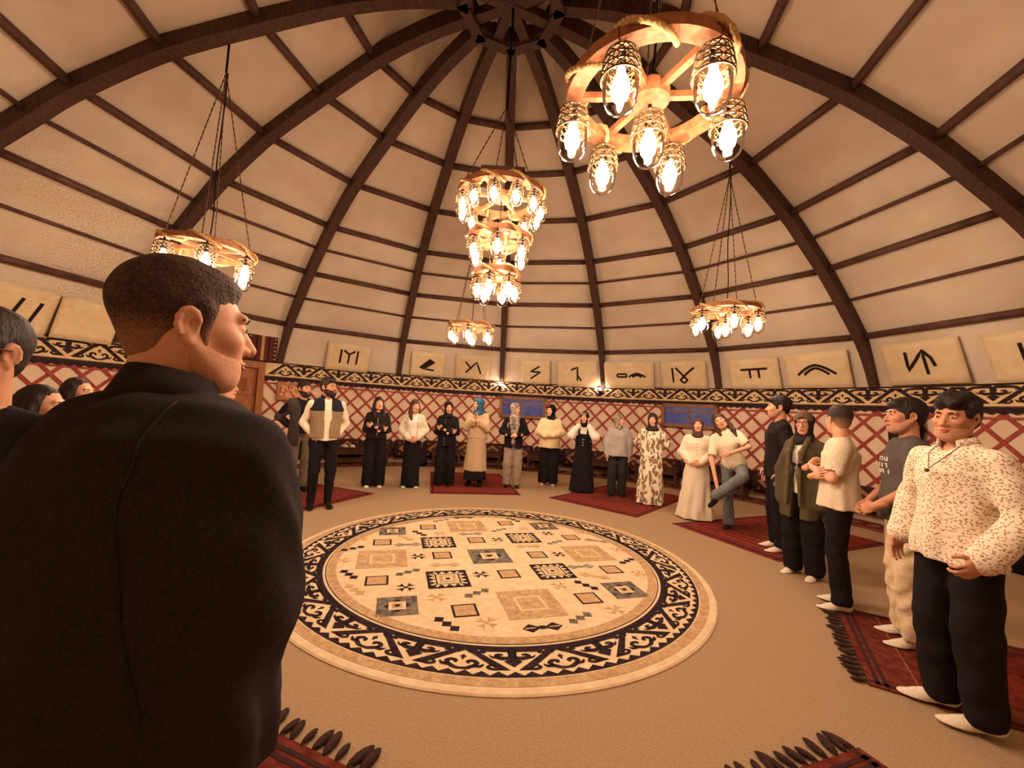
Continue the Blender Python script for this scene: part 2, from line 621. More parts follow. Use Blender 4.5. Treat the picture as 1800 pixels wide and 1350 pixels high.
window('window_2', 34.3, 44.7, 1.33, 1.87, 'wooden window with dusky blue panes behind the woman in the cream dress')

# ------------------------------------------------------------------ carved door at the left, kilim above it
door = put('door_1', None, None, pol(-53.2, RW - .06, 0), math.radians(53.2))
bpy.data.objects.remove(door)
mb = MB()
mb.box((0, .04, 1.05), (1.05, .05, 2.1))
door = put('door_1', mb.mesh('door_1', DOORW), None, pol(-53.3, RW - .08, 0), math.radians(53.3))
struct(door, 'carved honey-brown double door left of the man in the grey cardigan')
for sx in (-1, 1):
    MB().box((sx * .585, 0, 1.1), (.13, .16, 2.2)).build('door_post', DOORW, door)
MB().box((0, 0, 2.14), (1.3, .17, .14)).build('lintel', DOORW, door)
for sx in (-1, 1):
    for z_, h_ in ((.42, .6), (1.12, .56), (1.72, .44)):
        pn = MB().box((sx * .255, .0, z_), (.36, .03, h_), taper=1).build('door_panel', DOORW, door)
        MB().box((sx * .255, -.02, z_), (.2, .02, h_ * .6)).build('carved_field', mat('carved', srgb(120, 66, 32), srgb(150, 92, 48), scale=40, rough=.6, bump=.6), pn)
MB().box((0, -.01, 1.05), (.06, .04, 2.06)).build('astragal', DOORW, door)

KIL = mat('kilim_red', srgb(104, 44, 38), srgb(82, 34, 32), scale=40, rough=.95)
KILD = mat('kilim_dark', srgb(40, 24, 26), srgb(54, 30, 30), scale=40, rough=.95)
KILC = mat('kilim_cream', srgb(190, 150, 108), srgb(160, 122, 84), scale=40, rough=.95)
kil = put('kilim_hanging', MB().box((0, 0, 2.49), (1.05, .015, .52), R=None).mesh('kilim_hanging', KIL), None, pol(-51.0, 6.62, 0), math.radians(51.0))
kil.rotation_euler[0] = 0
tag(kil, 'narrow striped red kilim hanging above the wooden door', 'wall hanging')
for i in range(9):
    x = -.48 + .12 * i
    MB().box((x, -.009, 2.49), (.03 if i % 2 else .06, .004, .52)).build('stripe', KILD if i % 3 else KILC, kil)
    if i % 2 == 0:
        for j in range(6):
            MB().box((x, -.013, 2.28 + .085 * j), (.035, .004, .035), R=Matrix.Rotation(math.pi / 4, 3, 'Y')).build('lozenge', KILC, kil)

# ------------------------------------------------------------------ painted cloth banners
def arch(cx, cy, w, h, n=9):
    return [(cx + w * (2 * i / (n - 1) - 1), cy + h * (1 - abs(2 * i / (n - 1) - 1) ** 1.5)) for i in range(n)]
SIGNS = {
    'vi': [[(-.55, .55), (.1, -.55), (.28, .6)], [(.72, .5), (.58, -.6)]],
    'iyi': [[(-.4, .6), (-.4, -.55)], [(-.28, .55), (0, .25), (.28, .55)], [(0, .25), (0, -.55)], [(.4, .6), (.4, -.55)]],
    'rake': [[(-.5, -.35), (.12, .5)], [(-.42, -.42), (.2, .44)], [(-.32, -.48), (.3, .36)], [(.4, .28), (-.25, -.45), (.4, -.55)]],
    'yn': [[(-.45, .5), (-.05, -.15)], [(-.4, -.55), (.25, .48), (.55, -.6)]],
    'zig': [[(.3, .6), (-.35, .05), (.38, .05), (-.35, -.65)]],
    'one': [[(-.3, .35), (.05, .6), (.04, -.6)], [(.04, -.1), (.25, -.6)]],
    'boxarch': [[(-.5, .08), (-.1, .08), (-.1, -.16), (-.5, -.16), (-.5, .08)], arch(.35, -.16, .36, .3), arch(.35, -.16, .2, .16)],
    'loop': [[(-.45, .6), (-.45, -.65)], [(-.3, .6), (.05, -.1), (.22, -.45), (.05, -.68), (-.12, -.45), (.1, -.05), (.55, .6)]],
    'pi': [[(-.55, .3), (.6, .34)], [(-.15, .3), (-.15, -.35)], [(.22, .3), (.22, -.35)]],
    'arches': [arch(0, -.3, .62, .62), arch(0, -.3, .4, .42)],
    'narrow': [[(-.35, .6), (-.38, -.4), (.12, .62), (.12, -.65)], [(.12, .62), (.3, .2), (.36, -.25)]],
    'bar': [[(-.1, .6), (-.1, -.5)], [(.25, .6), (.25, -.5)]],
    None: [],
}
BAN = [('vi', -83.5, -75.4, 2.16, 2.80, 'cloth banner painted with a dark V and I at the left edge'),
       (None, -75.0, -68.6, 2.18, 2.78, 'plain cloth banner without a sign, left of the jacketed man'),
       ('iyi', -37.6, -29.3, 2.20, 2.83, 'cloth banner painted with a Y between two upright bars'),
       ('rake', -20.6, -13.3, 2.24, 2.83, 'cloth banner painted with parallel slanting bars over an angle'),
       ('yn', -10.9, -3.3, 2.25, 2.85, 'cloth banner painted with a sign like a Y and N joined'),
       ('zig', 4.0, 10.5, 2.22, 2.81, 'cloth banner painted with a zigzag like an S'),
       ('one', 12.2, 20.9, 2.19, 2.83, 'cloth banner painted with a sign like a 1 with a split foot'),
       ('boxarch', 22.7, 32.8, 2.20, 2.83, 'cloth banner painted with a small box and a double arch'),
       ('loop', 34.2, 42.8, 2.22, 2.83, 'cloth banner painted with a bar and a crossed loop'),
       ('pi', 47.0, 55.1, 2.23, 2.83, 'cloth banner painted with a bar on two short legs'),
       ('arches', 56.0, 64.9, 2.24, 2.87, 'cloth banner painted with two nested arches'),
       ('narrow', 69.1, 77.4, 2.26, 2.89, 'cloth banner painted with an N and an arrow'),
       ('bar', 79.6, 86.5, 2.24, 2.86, 'cloth banner cut by the right edge, painted with dark bars')]
for key, a0, a1, z0, z1, lab in BAN:
    az = (a0 + a1) / 2
    w = 2 * 6.7 * math.sin(math.radians((a1 - a0) / 2))
    h = z1 - z0
    rnd = random.Random(hash(lab) % 1000 if False else int(az * 10) + 2000)
    ph = rnd.uniform(0, 6)
    rb = 6.77
    # lean back with the dome: bottom near the wall, top further in
    d_in = .30 if key not in ('vi', None) else .26
    def surf(u, v, off=0, w=w, h=h, ph=ph, d_in=d_in, z0=z0):
        t = (v + 1) / 2
        y = -d_in * t + .012 * math.sin(3 * u + ph) + .006 * math.sin(7 * u + ph * 2 + v) - off
        return (u * w / 2, y, z0 + h * t)
    vs, fs = [], []
    NX, NZ = 12, 6
    for j in range(NZ + 1):
        for i in range(NX + 1):
            vs.append(surf(2 * i / NX - 1, 2 * j / NZ - 1))
    for j in range(NZ + 1):
        for i in range(NX + 1):
            vs.append(surf(2 * i / NX - 1, 2 * j / NZ - 1, -.005))
    nn = (NX + 1) * (NZ + 1)
    for j in range(NZ):
        for i in range(NX):
            a = j * (NX + 1) + i
            fs.append((a, a + 1, a + NX + 2, a + NX + 1))
            fs.append((nn + a + NX + 1, nn + a + NX + 2, nn + a + 1, nn + a))
    rim = [i for i in range(NX + 1)] + [j * (NX + 1) + NX for j in range(1, NZ + 1)] + [NZ * (NX + 1) + i for i in range(NX - 1, -1, -1)] + [j * (NX + 1) for j in range(NZ - 1, 0, -1)]
    for q in range(len(rim)):
        a, b_ = rim[q], rim[(q + 1) % len(rim)]
        fs.append((b_, a, nn + a, nn + b_))
    o = put('banner', MB().add(vs, fs).mesh('banner', BANNER, True), None, pol(az, rb, 0), -math.radians(az))
    tag(o, lab, 'banner', 'painted banners under the dome')
    asp = h / w
    for st in SIGNS[key]:
        f = Flat()
        pts = [(x * .95, y) for x, y in st]
        # dense points so the paint follows the cloth
        P = [pts[0]]
        for a, b_ in zip(pts[:-1], pts[1:]):
            for q in range(1, 5):
                P.append((a[0] + (b_[0] - a[0]) * q / 4, a[1] + (b_[1] - a[1]) * q / 4))
        sv, sf = ribbon([(x * w / 2, y * h / 2 * .86) for x, y in P], .044)
        f.add([(x / (w / 2), y / (h / 2)) for x, y in sv], sf)
        put('painted_stroke', f.mesh('painted_stroke', INK, lambda u, v: surf(u, v, .004)), o)
# ================================================================== ROUND RUG
RC1 = mat('rug_cream', srgb(234, 208, 170), srgb(222, 192, 152), scale=14, rough=1, bump=.3, bscale=220, spec=.05)
RTAN = mat('rug_tan', srgb(176, 140, 100), srgb(206, 174, 134), scale=26, rough=1, detail=6, spec=.05)
RDARK = mat('rug_dark', srgb(44, 32, 36), srgb(66, 52, 52), scale=30, rough=1, lo=.4, hi=.75, spec=.05)
RBLUE = mat('rug_blue', srgb(80, 78, 76), srgb(138, 124, 106), scale=22, rough=1, detail=6, spec=.05)
RGREY = mat('rug_grey', srgb(120, 112, 108), srgb(150, 134, 120), scale=24, rough=1, spec=.05)
RSAND = mat('rug_sand', srgb(206, 170, 126), srgb(188, 150, 106), scale=30, rough=1, spec=.05)
rug = put('round_rug', None)
bpy.data.objects.remove(rug)
mb = MB()
mb.lathe([(0.001, .016), (1.0, .016), (2.0, .016), (2.035, .013), (2.047, .006), (2.047, .001)], 128)
rug = put('round_rug', mb.mesh('round_rug', RC1, False), None, (RUGC[0], RUGC[1], 0))
tag(rug, 'large round cream rug with a dark scroll border lying in the middle of the floor', 'rug')
def annulus(r0, r1, z, n=160, name='ring', mt=RTAN, wave=None):
    vs, fs = [], []
    for k in range(n):
        a = 2 * math.pi * k / n
        d = wave if (wave and k % 2) else 0
        vs += [((r0 + d) * math.sin(a), (r0 + d) * math.cos(a), z), (r1 * math.sin(a), r1 * math.cos(a), z)]
    for k in range(n):
        l = (k + 1) % n
        fs.append((2 * k, 2 * k + 1, 2 * l + 1, 2 * l))
    return MB().add(vs, [f[::-1] for f in fs]).build(name, mt, rug)
annulus(1.915, 1.985, .0175, 128, 'outer_tan_band', RTAN)
annulus(1.852, 1.905, .0175, 240, 'outer_zigzag', RDARK, wave=.036)
annulus(1.600, 1.646, .0175, 240, 'inner_zigzag', RDARK, wave=.0)
annulus(1.572, 1.580, .0175, 128, 'dark_line', RDARK)
annulus(1.492, 1.566, .0175, 128, 'inner_tan_band', RTAN)
NM = 18
def rug_map(flip):
    def fn(u, v):
        a = u * math.pi / NM * .97
        rr = 1.63 + (1.85 - 1.63) * ((1 - v) if flip else v)
        return (rr * math.sin(a), rr * math.cos(a), .0185)
    return fn
# the inner side of the border is dark where the horn motifs hang, cream scrolls on top
m1 = mu.mesh('scroll_motif', RDARK, rug_map(True))
m2 = md.mesh('horn_motif', RDARK, rug_map(True))
for k in range(NM):
    az = k * 360 / NM + 4
    rot_child('scroll_motif', m1, rug, az)
    rot_child('horn_motif', m2, rug, az + 180 / NM)
# curls in the tan bands: small S strokes
f = Flat()
f.stroke([(-.5, .2), (-.2, .7), (.2, .3), (.5, .8)], .18, 3)
for r0, r1, nm, cnt in ((1.918, 1.982, 'band_curl', 90), (1.497, 1.561, 'band_curl', 72)):
    me = f.mesh(nm, RSAND, lambda u, v, r0=r0, r1=r1, cnt=cnt: ((r0 + (r1 - r0) * v) * math.sin(u * math.pi / cnt), (r0 + (r1 - r0) * v) * math.cos(u * math.pi / cnt), .0186))
    for k in range(cnt):
        rot_child(nm, me, rug, k * 360 / cnt)

# motifs of the field, at the places the photograph shows them
def px_ground(x, y):
    d = _fw + _r * ((x - 900) / FPX) + _u * ((675 - y) / FPX)
    t = -CAM_H / d.z
    return d.x * t, d.y * t
TURN = math.radians(15.5)
def rug_piece(name, shapes, x, y, turn=TURN):
    """shapes: list of (material, [polygons]) in metres; joined into one woven motif"""
    gx, gy = px_ground(x, y)
    mb = MB()
    mats = []
    for li, (mt, polys) in enumerate(shapes):
        if mt not in mats:
            mats.append(mt)
        for p in polys:
            vs = [(a, b, .0176 + .0006 * li) for a, b in p]
            ar = sum(p[i][0] * p[(i + 1) % len(p)][1] - p[(i + 1) % len(p)][0] * p[i][1] for i in range(len(p)))
            idx = tuple(range(len(p)))
            mb.add(vs, [idx if ar > 0 else idx[::-1]], mats.index(mt))
    o = put(name, mb.mesh(name, mats), rug, (gx - RUGC[0], gy - RUGC[1], 0), turn)
    return o
def sq(s, cx=0, cy=0):
    return [(cx - s / 2, cy - s / 2), (cx + s / 2, cy - s / 2), (cx + s / 2, cy + s / 2), (cx - s / 2, cy + s / 2)]
def dia(s, cx=0, cy=0):
    return [(cx - s, cy), (cx, cy - s), (cx + s, cy), (cx, cy + s)]
def star(s):
    t = []
    n = 4
    st = s * .78 / n
    for i in range(n):
        c = -s * .39 + st * (i + .5)
        for ax in (0, 1):
            for sg in (-1, 1):
                tri = [(c - st / 2, sg * s * .30), (c + st / 2, sg * s * .30), (c, sg * s * .45)]
                t.append(tri if ax == 0 else [(b, a) for a, b in tri])
    return t
BIG = [(820, 927), (672, 985), (1032, 975), (932, 1064)]
BLU = [(690, 936, .30), (860, 980, .40), (698, 1069, .30), (955, 927, .32), (1097, 1040, .31)]
STA = [(770, 956), (787, 1021), (919, 948), (971, 1007)]
BOX = [(752, 929), (672, 956), (837, 952), (777, 979), (662, 1024), (817, 1077), (894, 1012), (888, 922), (1003, 947), (944, 978), (1074, 1004), (1034, 1055)]
BOW = [(717, 960, RGREY, 0), (814, 912, RDARK, 0), (827, 941, RGREY, 0), (782, 996, RSAND, 0), (954, 1107, RDARK, 0), (929, 963, RSAND, 0), (1020, 999, RGREY, 0), (1048, 953, RGREY, -.5), (1045, 1016, RSAND, -.5)]
XXX = [(735, 981, RDARK), (845, 1013, RDARK), (874, 951, RDARK), (713, 1036, RDARK), (962, 940, RDARK), (982, 977, RDARK), (635, 950, RSAND), (773, 940, RSAND), (600, 988, RSAND), (767, 1054, RSAND), (855, 1099, RSAND), (920, 932, RSAND), (1085, 969, RSAND), (1122, 1011, RSAND), (983, 1033, RSAND), (1081, 1076, RSAND), (1017, 938, RSAND)]
STE = [(620, 967, RDARK, 1), (717, 1009, RBLUE, 1), (623, 1040, RSAND, -1), (613, 1013, RDARK, -1), (838, 1046, RBLUE, 1), (785, 1101, RDARK, -1), (712, 948, RSAND, -1), (737, 940, RDARK, -1), (775, 917, RGREY, 1), (877, 934, RGREY, 1), (902, 916, RDARK, -1), (975, 956, RGREY, 1), (1102, 989, RDARK, 1), (1030, 1032, RDARK, -1), (1020, 1090, RBLUE, 1)]
for x, y in BIG:
    rug_piece('tan_square', [(RTAN, [sq(.46)]), (RC1, [sq(.23)]), (RSAND, [sq(.19)]), (RTAN, [sq(.12)])], x, y)
for x, y, s in BLU:
    rug_piece('blue_square', [(RBLUE, [sq(s)]), (RDARK, [dia(s * .34)]), (RC1, [sq(s * .42)]), (RTAN, [sq(s * .26)]), (RDARK, [sq(s * .12)])], x, y)
for x, y in STA:
    rug_piece('star_square', [(RDARK, [sq(.36)]), (RC1, star(.36) + [sq(.19)]), (RTAN, [sq(.15)]), (RC1, [sq(.085)]), (RDARK, [sq(.04)])], x, y)
for x, y in BOX:
    rug_piece('boxed_square', [(RDARK, [sq(.19)]), (RSAND, [sq(.155)]), (RTAN, [dia(.05), dia(.03, .05, .05), dia(.03, -.05, .05), dia(.03, .05, -.05), dia(.03, -.05, -.05)])], x, y)
for x, y, mt, dt in BOW:
    a = .055
    rug_piece('bow_motif', [(mt, [[(-.15, 0), (-.09, -a), (-.02, -.008), (-.02, .008), (-.09, a)], [(.15, 0), (.09, a), (.02, .008), (.02, -.008), (.09, -a)], sq(.045)]), (RC1, [[(-.13, -.006), (-.05, -.004), (-.05, .004), (-.13, .006)], [(.05, -.004), (.13, -.006), (.13, .006), (.05, .004)]])], x, y, TURN + dt)
for x, y, mt in XXX:
    w = []
    for k in range(4):
        a = math.pi / 4 + k * math.pi / 2
        w.append([(.012 * math.cos(a), .012 * math.sin(a)), (.085 * math.cos(a - .42), .085 * math.sin(a - .42)), (.062 * math.cos(a), .062 * math.sin(a)), (.085 * math.cos(a + .42), .085 * math.sin(a + .42))])
    rug_piece('cross_motif', [(mt, w + [dia(.02)])], x, y)
for x, y, mt, d in STE:
    rug_piece('step_motif', [(mt, [sq(.062, -.062, -.055 * d), sq(.062), sq(.062, .062, .055 * d)])], x, y, TURN - .25)

# ================================================================== RED CARPETS
def carpet_mat(name, c1, c2, c3):
    mt = mat(name, c1, c2, scale=16, rough=1, bump=.4, bscale=160, detail=8, spec=.05)
    return mt
CRED = carpet_mat('carpet_red', srgb(110, 38, 34), srgb(136, 58, 46), None)
CRED2 = carpet_mat('carpet_brown', srgb(96, 36, 28), srgb(122, 62, 46), None)
CSTR = mat('carpet_stripe', srgb(52, 24, 26), srgb(64, 30, 30), scale=40, rough=1)
CLINE = mat('carpet_line', srgb(160, 96, 72), srgb(120, 62, 48), scale=60, rough=1)
TASS = mat('tassel_wool', srgb(46, 28, 24), srgb(70, 42, 34), scale=60, rough=1)
def tassel_mesh():
    mb = MB()
    prof = [(.005, 0), (.013, .015), (.020, .045), (.019, .072), (.012, .09), (.003, .10)]
    n = 6
    vs, fs = [], []
    for r, y in prof:
        for k in range(n):
            a = 2 * math.pi * k / n
            vs.append((r * math.cos(a), y, .015 + r * .55 * math.sin(a)))
    for i in range(len(prof) - 1):
        for k in range(n):
            fs.append((i * n + k, i * n + (k + 1) % n, (i + 1) * n + (k + 1) % n, (i + 1) * n + k))
    return mb.add(vs, fs).mesh('tassel', TASS, True)
tas_me = tassel_mesh()
def carpet(corner_a, corner_b, length, label, mt=CRED, fringe=True, lines=5, ends=1):
    """corner_a -> corner_b is the short edge facing the middle of the room; the carpet runs away from it"""
    a, b = Vector((*corner_a, 0)), Vector((*corner_b, 0))
    w = (b - a).length
    ux = (b - a).normalized()
    ang = math.atan2(ux.y, ux.x)
    mb = MB()
    mb.box((w / 2, -length / 2, .006), (w, length, .010))
    o = put('carpet', mb.mesh('carpet', mt), None, (a.x, a.y, 0), ang)
    tag(o, label, 'carpet', 'dark red carpets around the round rug')
    for i, y in enumerate([.05, .09, .26, .40, .54][:lines]):
        MB().box((w / 2, -y, .0115), (w * .97, .022 if i < 2 else .012, .003)).build('stripe', CSTR if i < 2 else CLINE, o)
    for x in (.045, w - .045):
        MB().box((x, -length / 2, .0115), (.03, length * .99, .003)).build('side_border', CSTR, o)
    MB().box((w / 2, -length * .56, .0112), (w * .6, length * .6, .002)).build('field', CRED2 if mt is CRED else CRED, o)
    if fringe:
        n = int(w / .062)
        for i in range(n):
            t = put('tassel', tas_me, o, (w * (i + .5) / n, -.002, 0), (random.Random(i * 7 + n).uniform(-.4, .4)))
            s_ = random.Random(i + 3).uniform(.85, 1.35)
            t.scale = (s_, s_, 1)
    return o
# the short edge is given so that the carpet lies to the right of a -> b, away from the middle
carpet((-2.70, 5.52), (-2.14, 6.93), 2.3, 'dark red carpet under the man in the quilted vest', fringe=False) if False else None
def carpet_pts(p, q, out, length, label, **k):
    """p, q: the inner short edge; out: any point on the outer side"""
    p, q, out = Vector((*p, 0)), Vector((*q, 0)), Vector((*out, 0))
    d = q - p
    n = Vector((d.y, -d.x, 0))            # local -y direction for a->b is n
    if n.dot(out - p) < 0:
        p, q = q, p
    return carpet((p.x, p.y), (q.x, q.y), length, label, **k)
carpet_pts((-2.16, 6.93), (-2.74, 5.56), (-4.1, 8.3), 2.4, 'dark red carpet under the man in the taupe vest', fringe=False)
carpet_pts((-1.29, 7.20), (.27, 7.50), (-1.6, 9.3), 2.3, 'dark red carpet under the woman in the long beige coat', fringe=False)
carpet_pts((.77, 7.41), (2.0, 6.36), (3.4, 8.3), 2.4, 'dark red carpet under the woman in the patterned dress', fringe=False)
carpet_pts((2.44, 6.12), (3.08, 4.72), (4.32, 7.06), 2.3, 'dark red carpet under the woman standing on one leg', fringe=False)
carpet_pts((2.88, 3.66), (2.24, 2.58), (4.04, 3.28), 2.5, 'fringed dark red carpet under the man in the floral shirt', mt=CRED2)
carpet_pts((1.76, 2.08), (.55, 1.64), (1.9, 1.0), 2.2, 'fringed dark red carpet corner at the bottom edge, below the round rug', mt=CRED2)
carpet_pts((-1.75, 2.28), (-.50, 1.78), (-1.2, .5), 2.2, 'fringed dark red carpet at the feet of the man in the dark jacket', mt=CRED2)

# ================================================================== CUSHIONS, RUNNER AND BENCHES ALONG THE WALL
CU1 = mat('cushion_dark', srgb(74, 34, 30), srgb(54, 26, 26), scale=30, rough=.95)
CU2 = mat('cushion_tan', srgb(160, 116, 80), srgb(128, 88, 60), scale=40, rough=.95)
CU3 = mat('cushion_black', srgb(36, 22, 24), srgb(50, 30, 30), scale=30, rough=.95)
def cushion_parts():
    bm = bmesh.new()
    bmesh.ops.create_cube(bm, size=1)
    bmesh.ops.scale(bm, vec=(.70, .13, .44), verts=bm.verts)
    bmesh.ops.bevel(bm, geom=bm.edges[:], offset=.035, segments=3, affect='EDGES')
    me = bpy.data.meshes.new('back_cushion'); bm.to_mesh(me); bm.free()
    me.materials.append(CU1)
    me.polygons.foreach_set('use_smooth', [True] * len(me.polygons))
    parts = []
    def pl(name, polys, mt, y):
        mb = MB()
        for p in polys:
            mb.add([(a, y, b) for a, b in p], [tuple(range(len(p)))])
        parts.append((name, mb.mesh(name, mt)))
    pl('diamond', [[(-.24, 0), (0, -.17), (.24, 0), (0, .17)]], CU2, -.067)
    pl('inner_diamond', [[(-.14, 0), (0, -.1), (.14, 0), (0, .1)]], CU1, -.069)
    pl('core', [sq(.07)], CU2, -.071)
    pl('side_band', [[(-.325, -.18), (-.27, -.18), (-.27, .18), (-.325, .18)]], CU3, -.067)
    pl('side_band', [[(.27, -.18), (.325, -.18), (.325, .18), (.27, .18)]], CU3, -.067)
    fl = []
    for sx in (-1, 1):
        for sz in (-1, 1):
            for dx, dz in ((0, 0), (.028, 0), (0, .028), (.028, .028)):
                fl.append(sq(.018, sx * (.2 + dx) , sz * (.12 + dz)))
    pl('corner_flower', fl, CU2, -.068)
    return me, parts
cu_me, cu_parts = cushion_parts()
WHO = []           # (azimuth as seen on the wall, phrase) filled below for the labels
PEOPLE_AZ = [(-42, 'the man in the grey cardigan'), (-31, 'the man in the taupe vest'), (-26, 'the woman in the black bomber jacket'), (-18.5, 'the woman in the pale denim jacket'),
             (-11.8, 'the black hijab woman with folded arms'), (-5, 'the woman in the long beige coat'), (3, 'the woman in the grey patterned scarf'), (11, 'the woman in the cream shirt'),
             (18.5, 'the woman in the black pinafore'), (25, 'the woman in the grey blouse'), (32, 'the woman in the patterned dress'), (41, 'the woman in the cream dress'),
             (47, 'the woman standing on one leg'), (55, 'the tall man in the black tee'), (60, 'the woman in the olive cardigan'), (68, 'the man in the white tee'), (74, 'the man in the grey tee'), (81, 'the man in the floral shirt')]
def near_who(az):
    return min(PEOPLE_AZ, key=lambda t: abs(t[0] - az))
cu_list = [-44.5 + i * 6.15 for i in range(22)]
seen = {}
for i, az in enumerate(cu_list):
    o = put('back_cushion', cu_me, None, pol(az, RW - .13, .37), -math.radians(az))
    o.rotation_euler[0] = -.10
    for n_, me in cu_parts:
        put(n_, me, o)
    wa, wt = near_who(az)
    side = 'left of' if az < wa - 1 else ('right of' if az > wa + 1 else 'straight behind')
    lab = f'kilim back cushion against the wall, {side} {wt}'
    tag(o, lab, 'cushion', 'kilim cushions along the wall')
# runner carpet along the foot of the wall
for a0, a1, lab in ((-47, 28, 'patterned runner carpet along the foot of the wall behind the women'), (28.6, 90, 'patterned runner carpet along the foot of the wall at the right')):
    ru = ring_strip(RW - .03, .002, .014, .62, a0, a1, 40).mesh('runner_carpet', CRED2)
    o = put('runner_carpet', ru, None, (CX, CY, 0))
    tag(o, lab, 'carpet')
    ring_strip(RW - .08, .014, .016, .05, a0, a1, 40).build('border', CLINE, o)
    ring_strip(RW - .57, .014, .016, .05, a0, a1, 40).build('border', CLINE, o)
    fz = MB()
    n = int((a1 - a0) / 2.2)
    for i in range(n):
        a = math.radians(a0 + (a1 - a0) * (i + .5) / n)
        c = Vector(((RW - .34) * math.sin(a), (RW - .34) * math.cos(a), .0155))
        d1 = Vector((math.cos(a), -math.sin(a), 0)) * .1; d2 = Vector((math.sin(a), math.cos(a), 0)) * .12
        q = MB().add([c - d1, c - d2, c + d1, c + d2], [(0, 1, 2, 3)]).build('lozenge', CU2, o)
# low wooden benches
def bench(az0, az1, label, cloth=False):
    az = (az0 + az1) / 2
    r = RW - .50
    w = 2 * r * math.sin(math.radians((az1 - az0) / 2))
    o = empty('bench', pol(az, r, .017), -math.radians(az))
    tag(o, label, 'bench', 'low benches along the wall')
    MB().box((0, 0, .355), (w, .36, .04)).build('seat', DARKW, o)
    MB().box((0, -.15, .30), (w - .1, .025, .07)).build('apron', DARKW, o)
    MB().box((0, .15, .30), (w - .1, .025, .07)).build('apron', DARKW, o)
    for sx in (-1, 1):
        for sy in (-1, 1):
            MB().box((sx * (w / 2 - .06), sy * .14, .175), (.055, .055, .322), R=None, taper=1).build('leg', DARKW, o)
    MB().box((0, 0, .385), (w - .04, .34, .03)).build('seat_pad', CU1, o)
    return o
BEN = [(-36, -24.3, 'low dark wooden bench between the vest man and the black jacket woman'),
       (-15.2, -8.5, 'low dark wooden bench behind the woman in the black hijab with folded arms'),
       (-7.2, .8, 'low dark wooden bench behind the woman in the beige coat'),
       (6.6, 13.8, 'low dark wooden bench behind the woman in the cream shirt'),
       (20.5, 29.4, 'low dark wooden bench behind the woman in the grey blouse'),
       (30.4, 39.2, 'low dark wooden bench behind the woman in the patterned dress'),
       (41.5, 51.2, 'low dark wooden bench behind the woman standing on one leg'),
       (77.5, 87, 'low dark wooden bench right of the man in the floral shirt')]
for a0, a1, lab in BEN:
    bench(a0, a1, lab)
# things left on and under the benches
CUPM = mat('paper_cup', srgb(236, 214, 186), None, rough=.6)
def cup(az, r, z, label):
    o = put('paper_cup', MB().lathe([(.0, 0), (.026, 0), (.036, .09), (.038, .092), (.034, .09), (.025, .01), (0, .01)], 16).mesh('paper_cup', CUPM, True), None, pol(az, r, z))
    tag(o, label, 'cup', 'paper cups on the benches')
cup(24.6, RW - .48, .418, 'white paper cup on the bench left of the grey blouse woman')
cup(30.9, RW - .42, .418, 'white paper cup on the bench between the grey blouse and the patterned dress')
def bag(az, r, w, h, label, mt):
    o = empty('bag', pol(az, r, .018), -math.radians(az))
    tag(o, label, 'bag')
    bm = bmesh.new()
    bmesh.ops.create_cube(bm, size=1)
    for v in bm.verts:
        t = .72 if v.co.z > 0 else 1
        v.co = Vector((v.co.x * w * t, v.co.y * .2 * t, (v.co.z + .5) * h))
    bmesh.ops.bevel(bm, geom=bm.edges[:], offset=.04, segments=3, affect='EDGES')
    me = bpy.data.meshes.new('bag_body'); bm.to_mesh(me); bm.free()
    me.materials.append(mt)
    me.polygons.foreach_set('use_smooth', [True] * len(me.polygons))
    put('bag_body', me, o, (0, 0, 0))
    MB().tube([(-w * .25, 0, h * .96), (-w * .2, 0, h * 1.25), (w * .2, 0, h * 1.25), (w * .25, 0, h * .96)], .008, 6).build('bag_strap', mt, o, True)
BAGM = mat('bag_black', srgb(22, 20, 22), srgb(34, 30, 32), scale=20, rough=.7)
bag(-17.2, RW - .62, .30, .24, 'black bag on the floor between the denim jacket and black hijab women', BAGM)
bag(4.6, RW - .62, .34, .27, 'black bag on the floor left of the woman in the cream shirt', BAGM)
bag(84.5, RW - .75, .36, .34, 'black bag on the floor at the right edge beside the floral shirt', BAGM)
SHW = mat('shoe_white', srgb(236, 214, 190), None, rough=.6)
for a, lab in ((-33.2, 'white shoe lying on the bench right of the vest, the left one'), (-31.8, 'white shoe lying on the bench right of the vest, the right one')):
    me = MB().lathe([(.0, .0), (.03, .005), (.034, .03), (.02, .055), (.0, .06)], 12).mesh('shoe', SHW, True)
    o = put('shoe', me, None, pol(a, RW - .52, .418), -math.radians(a) + .5)
    o.scale = (1.1, 2.8, 1.2)
    tag(o, lab, 'shoe', 'white shoes by the vest')

# framed picture by the door
pf = put('picture_frame', None)
bpy.data.objects.remove(pf)
mb = MB()
for c, d in (((0, 0, 1.455), (.56, .05, .06)), ((0, 0, 1.79), (.56, .05, .06)), ((-.25, 0, 1.6225), (.06, .05, .28)), ((.25, 0, 1.6225), (.06, .05, .28))):
    mb.box(c, d)
pf = put('picture_frame', mb.mesh('picture_frame', HONEY), None, pol(-43.1, RW - .075, 0), math.radians(43.1))
tag(pf, 'wooden framed picture on the lattice beside the man in the grey cardigan', 'picture')
MB().box((0, .012, 1.6275), (.44, .01, .29)).build('picture_print', cells('print_pic', srgb(220, 176, 140), srgb(176, 92, 70), scale=14, thresh=.4), pf)
MB().box((0, .004, 1.6275), (.44, .003, .29)).build('picture_glass', GLASS, pf)

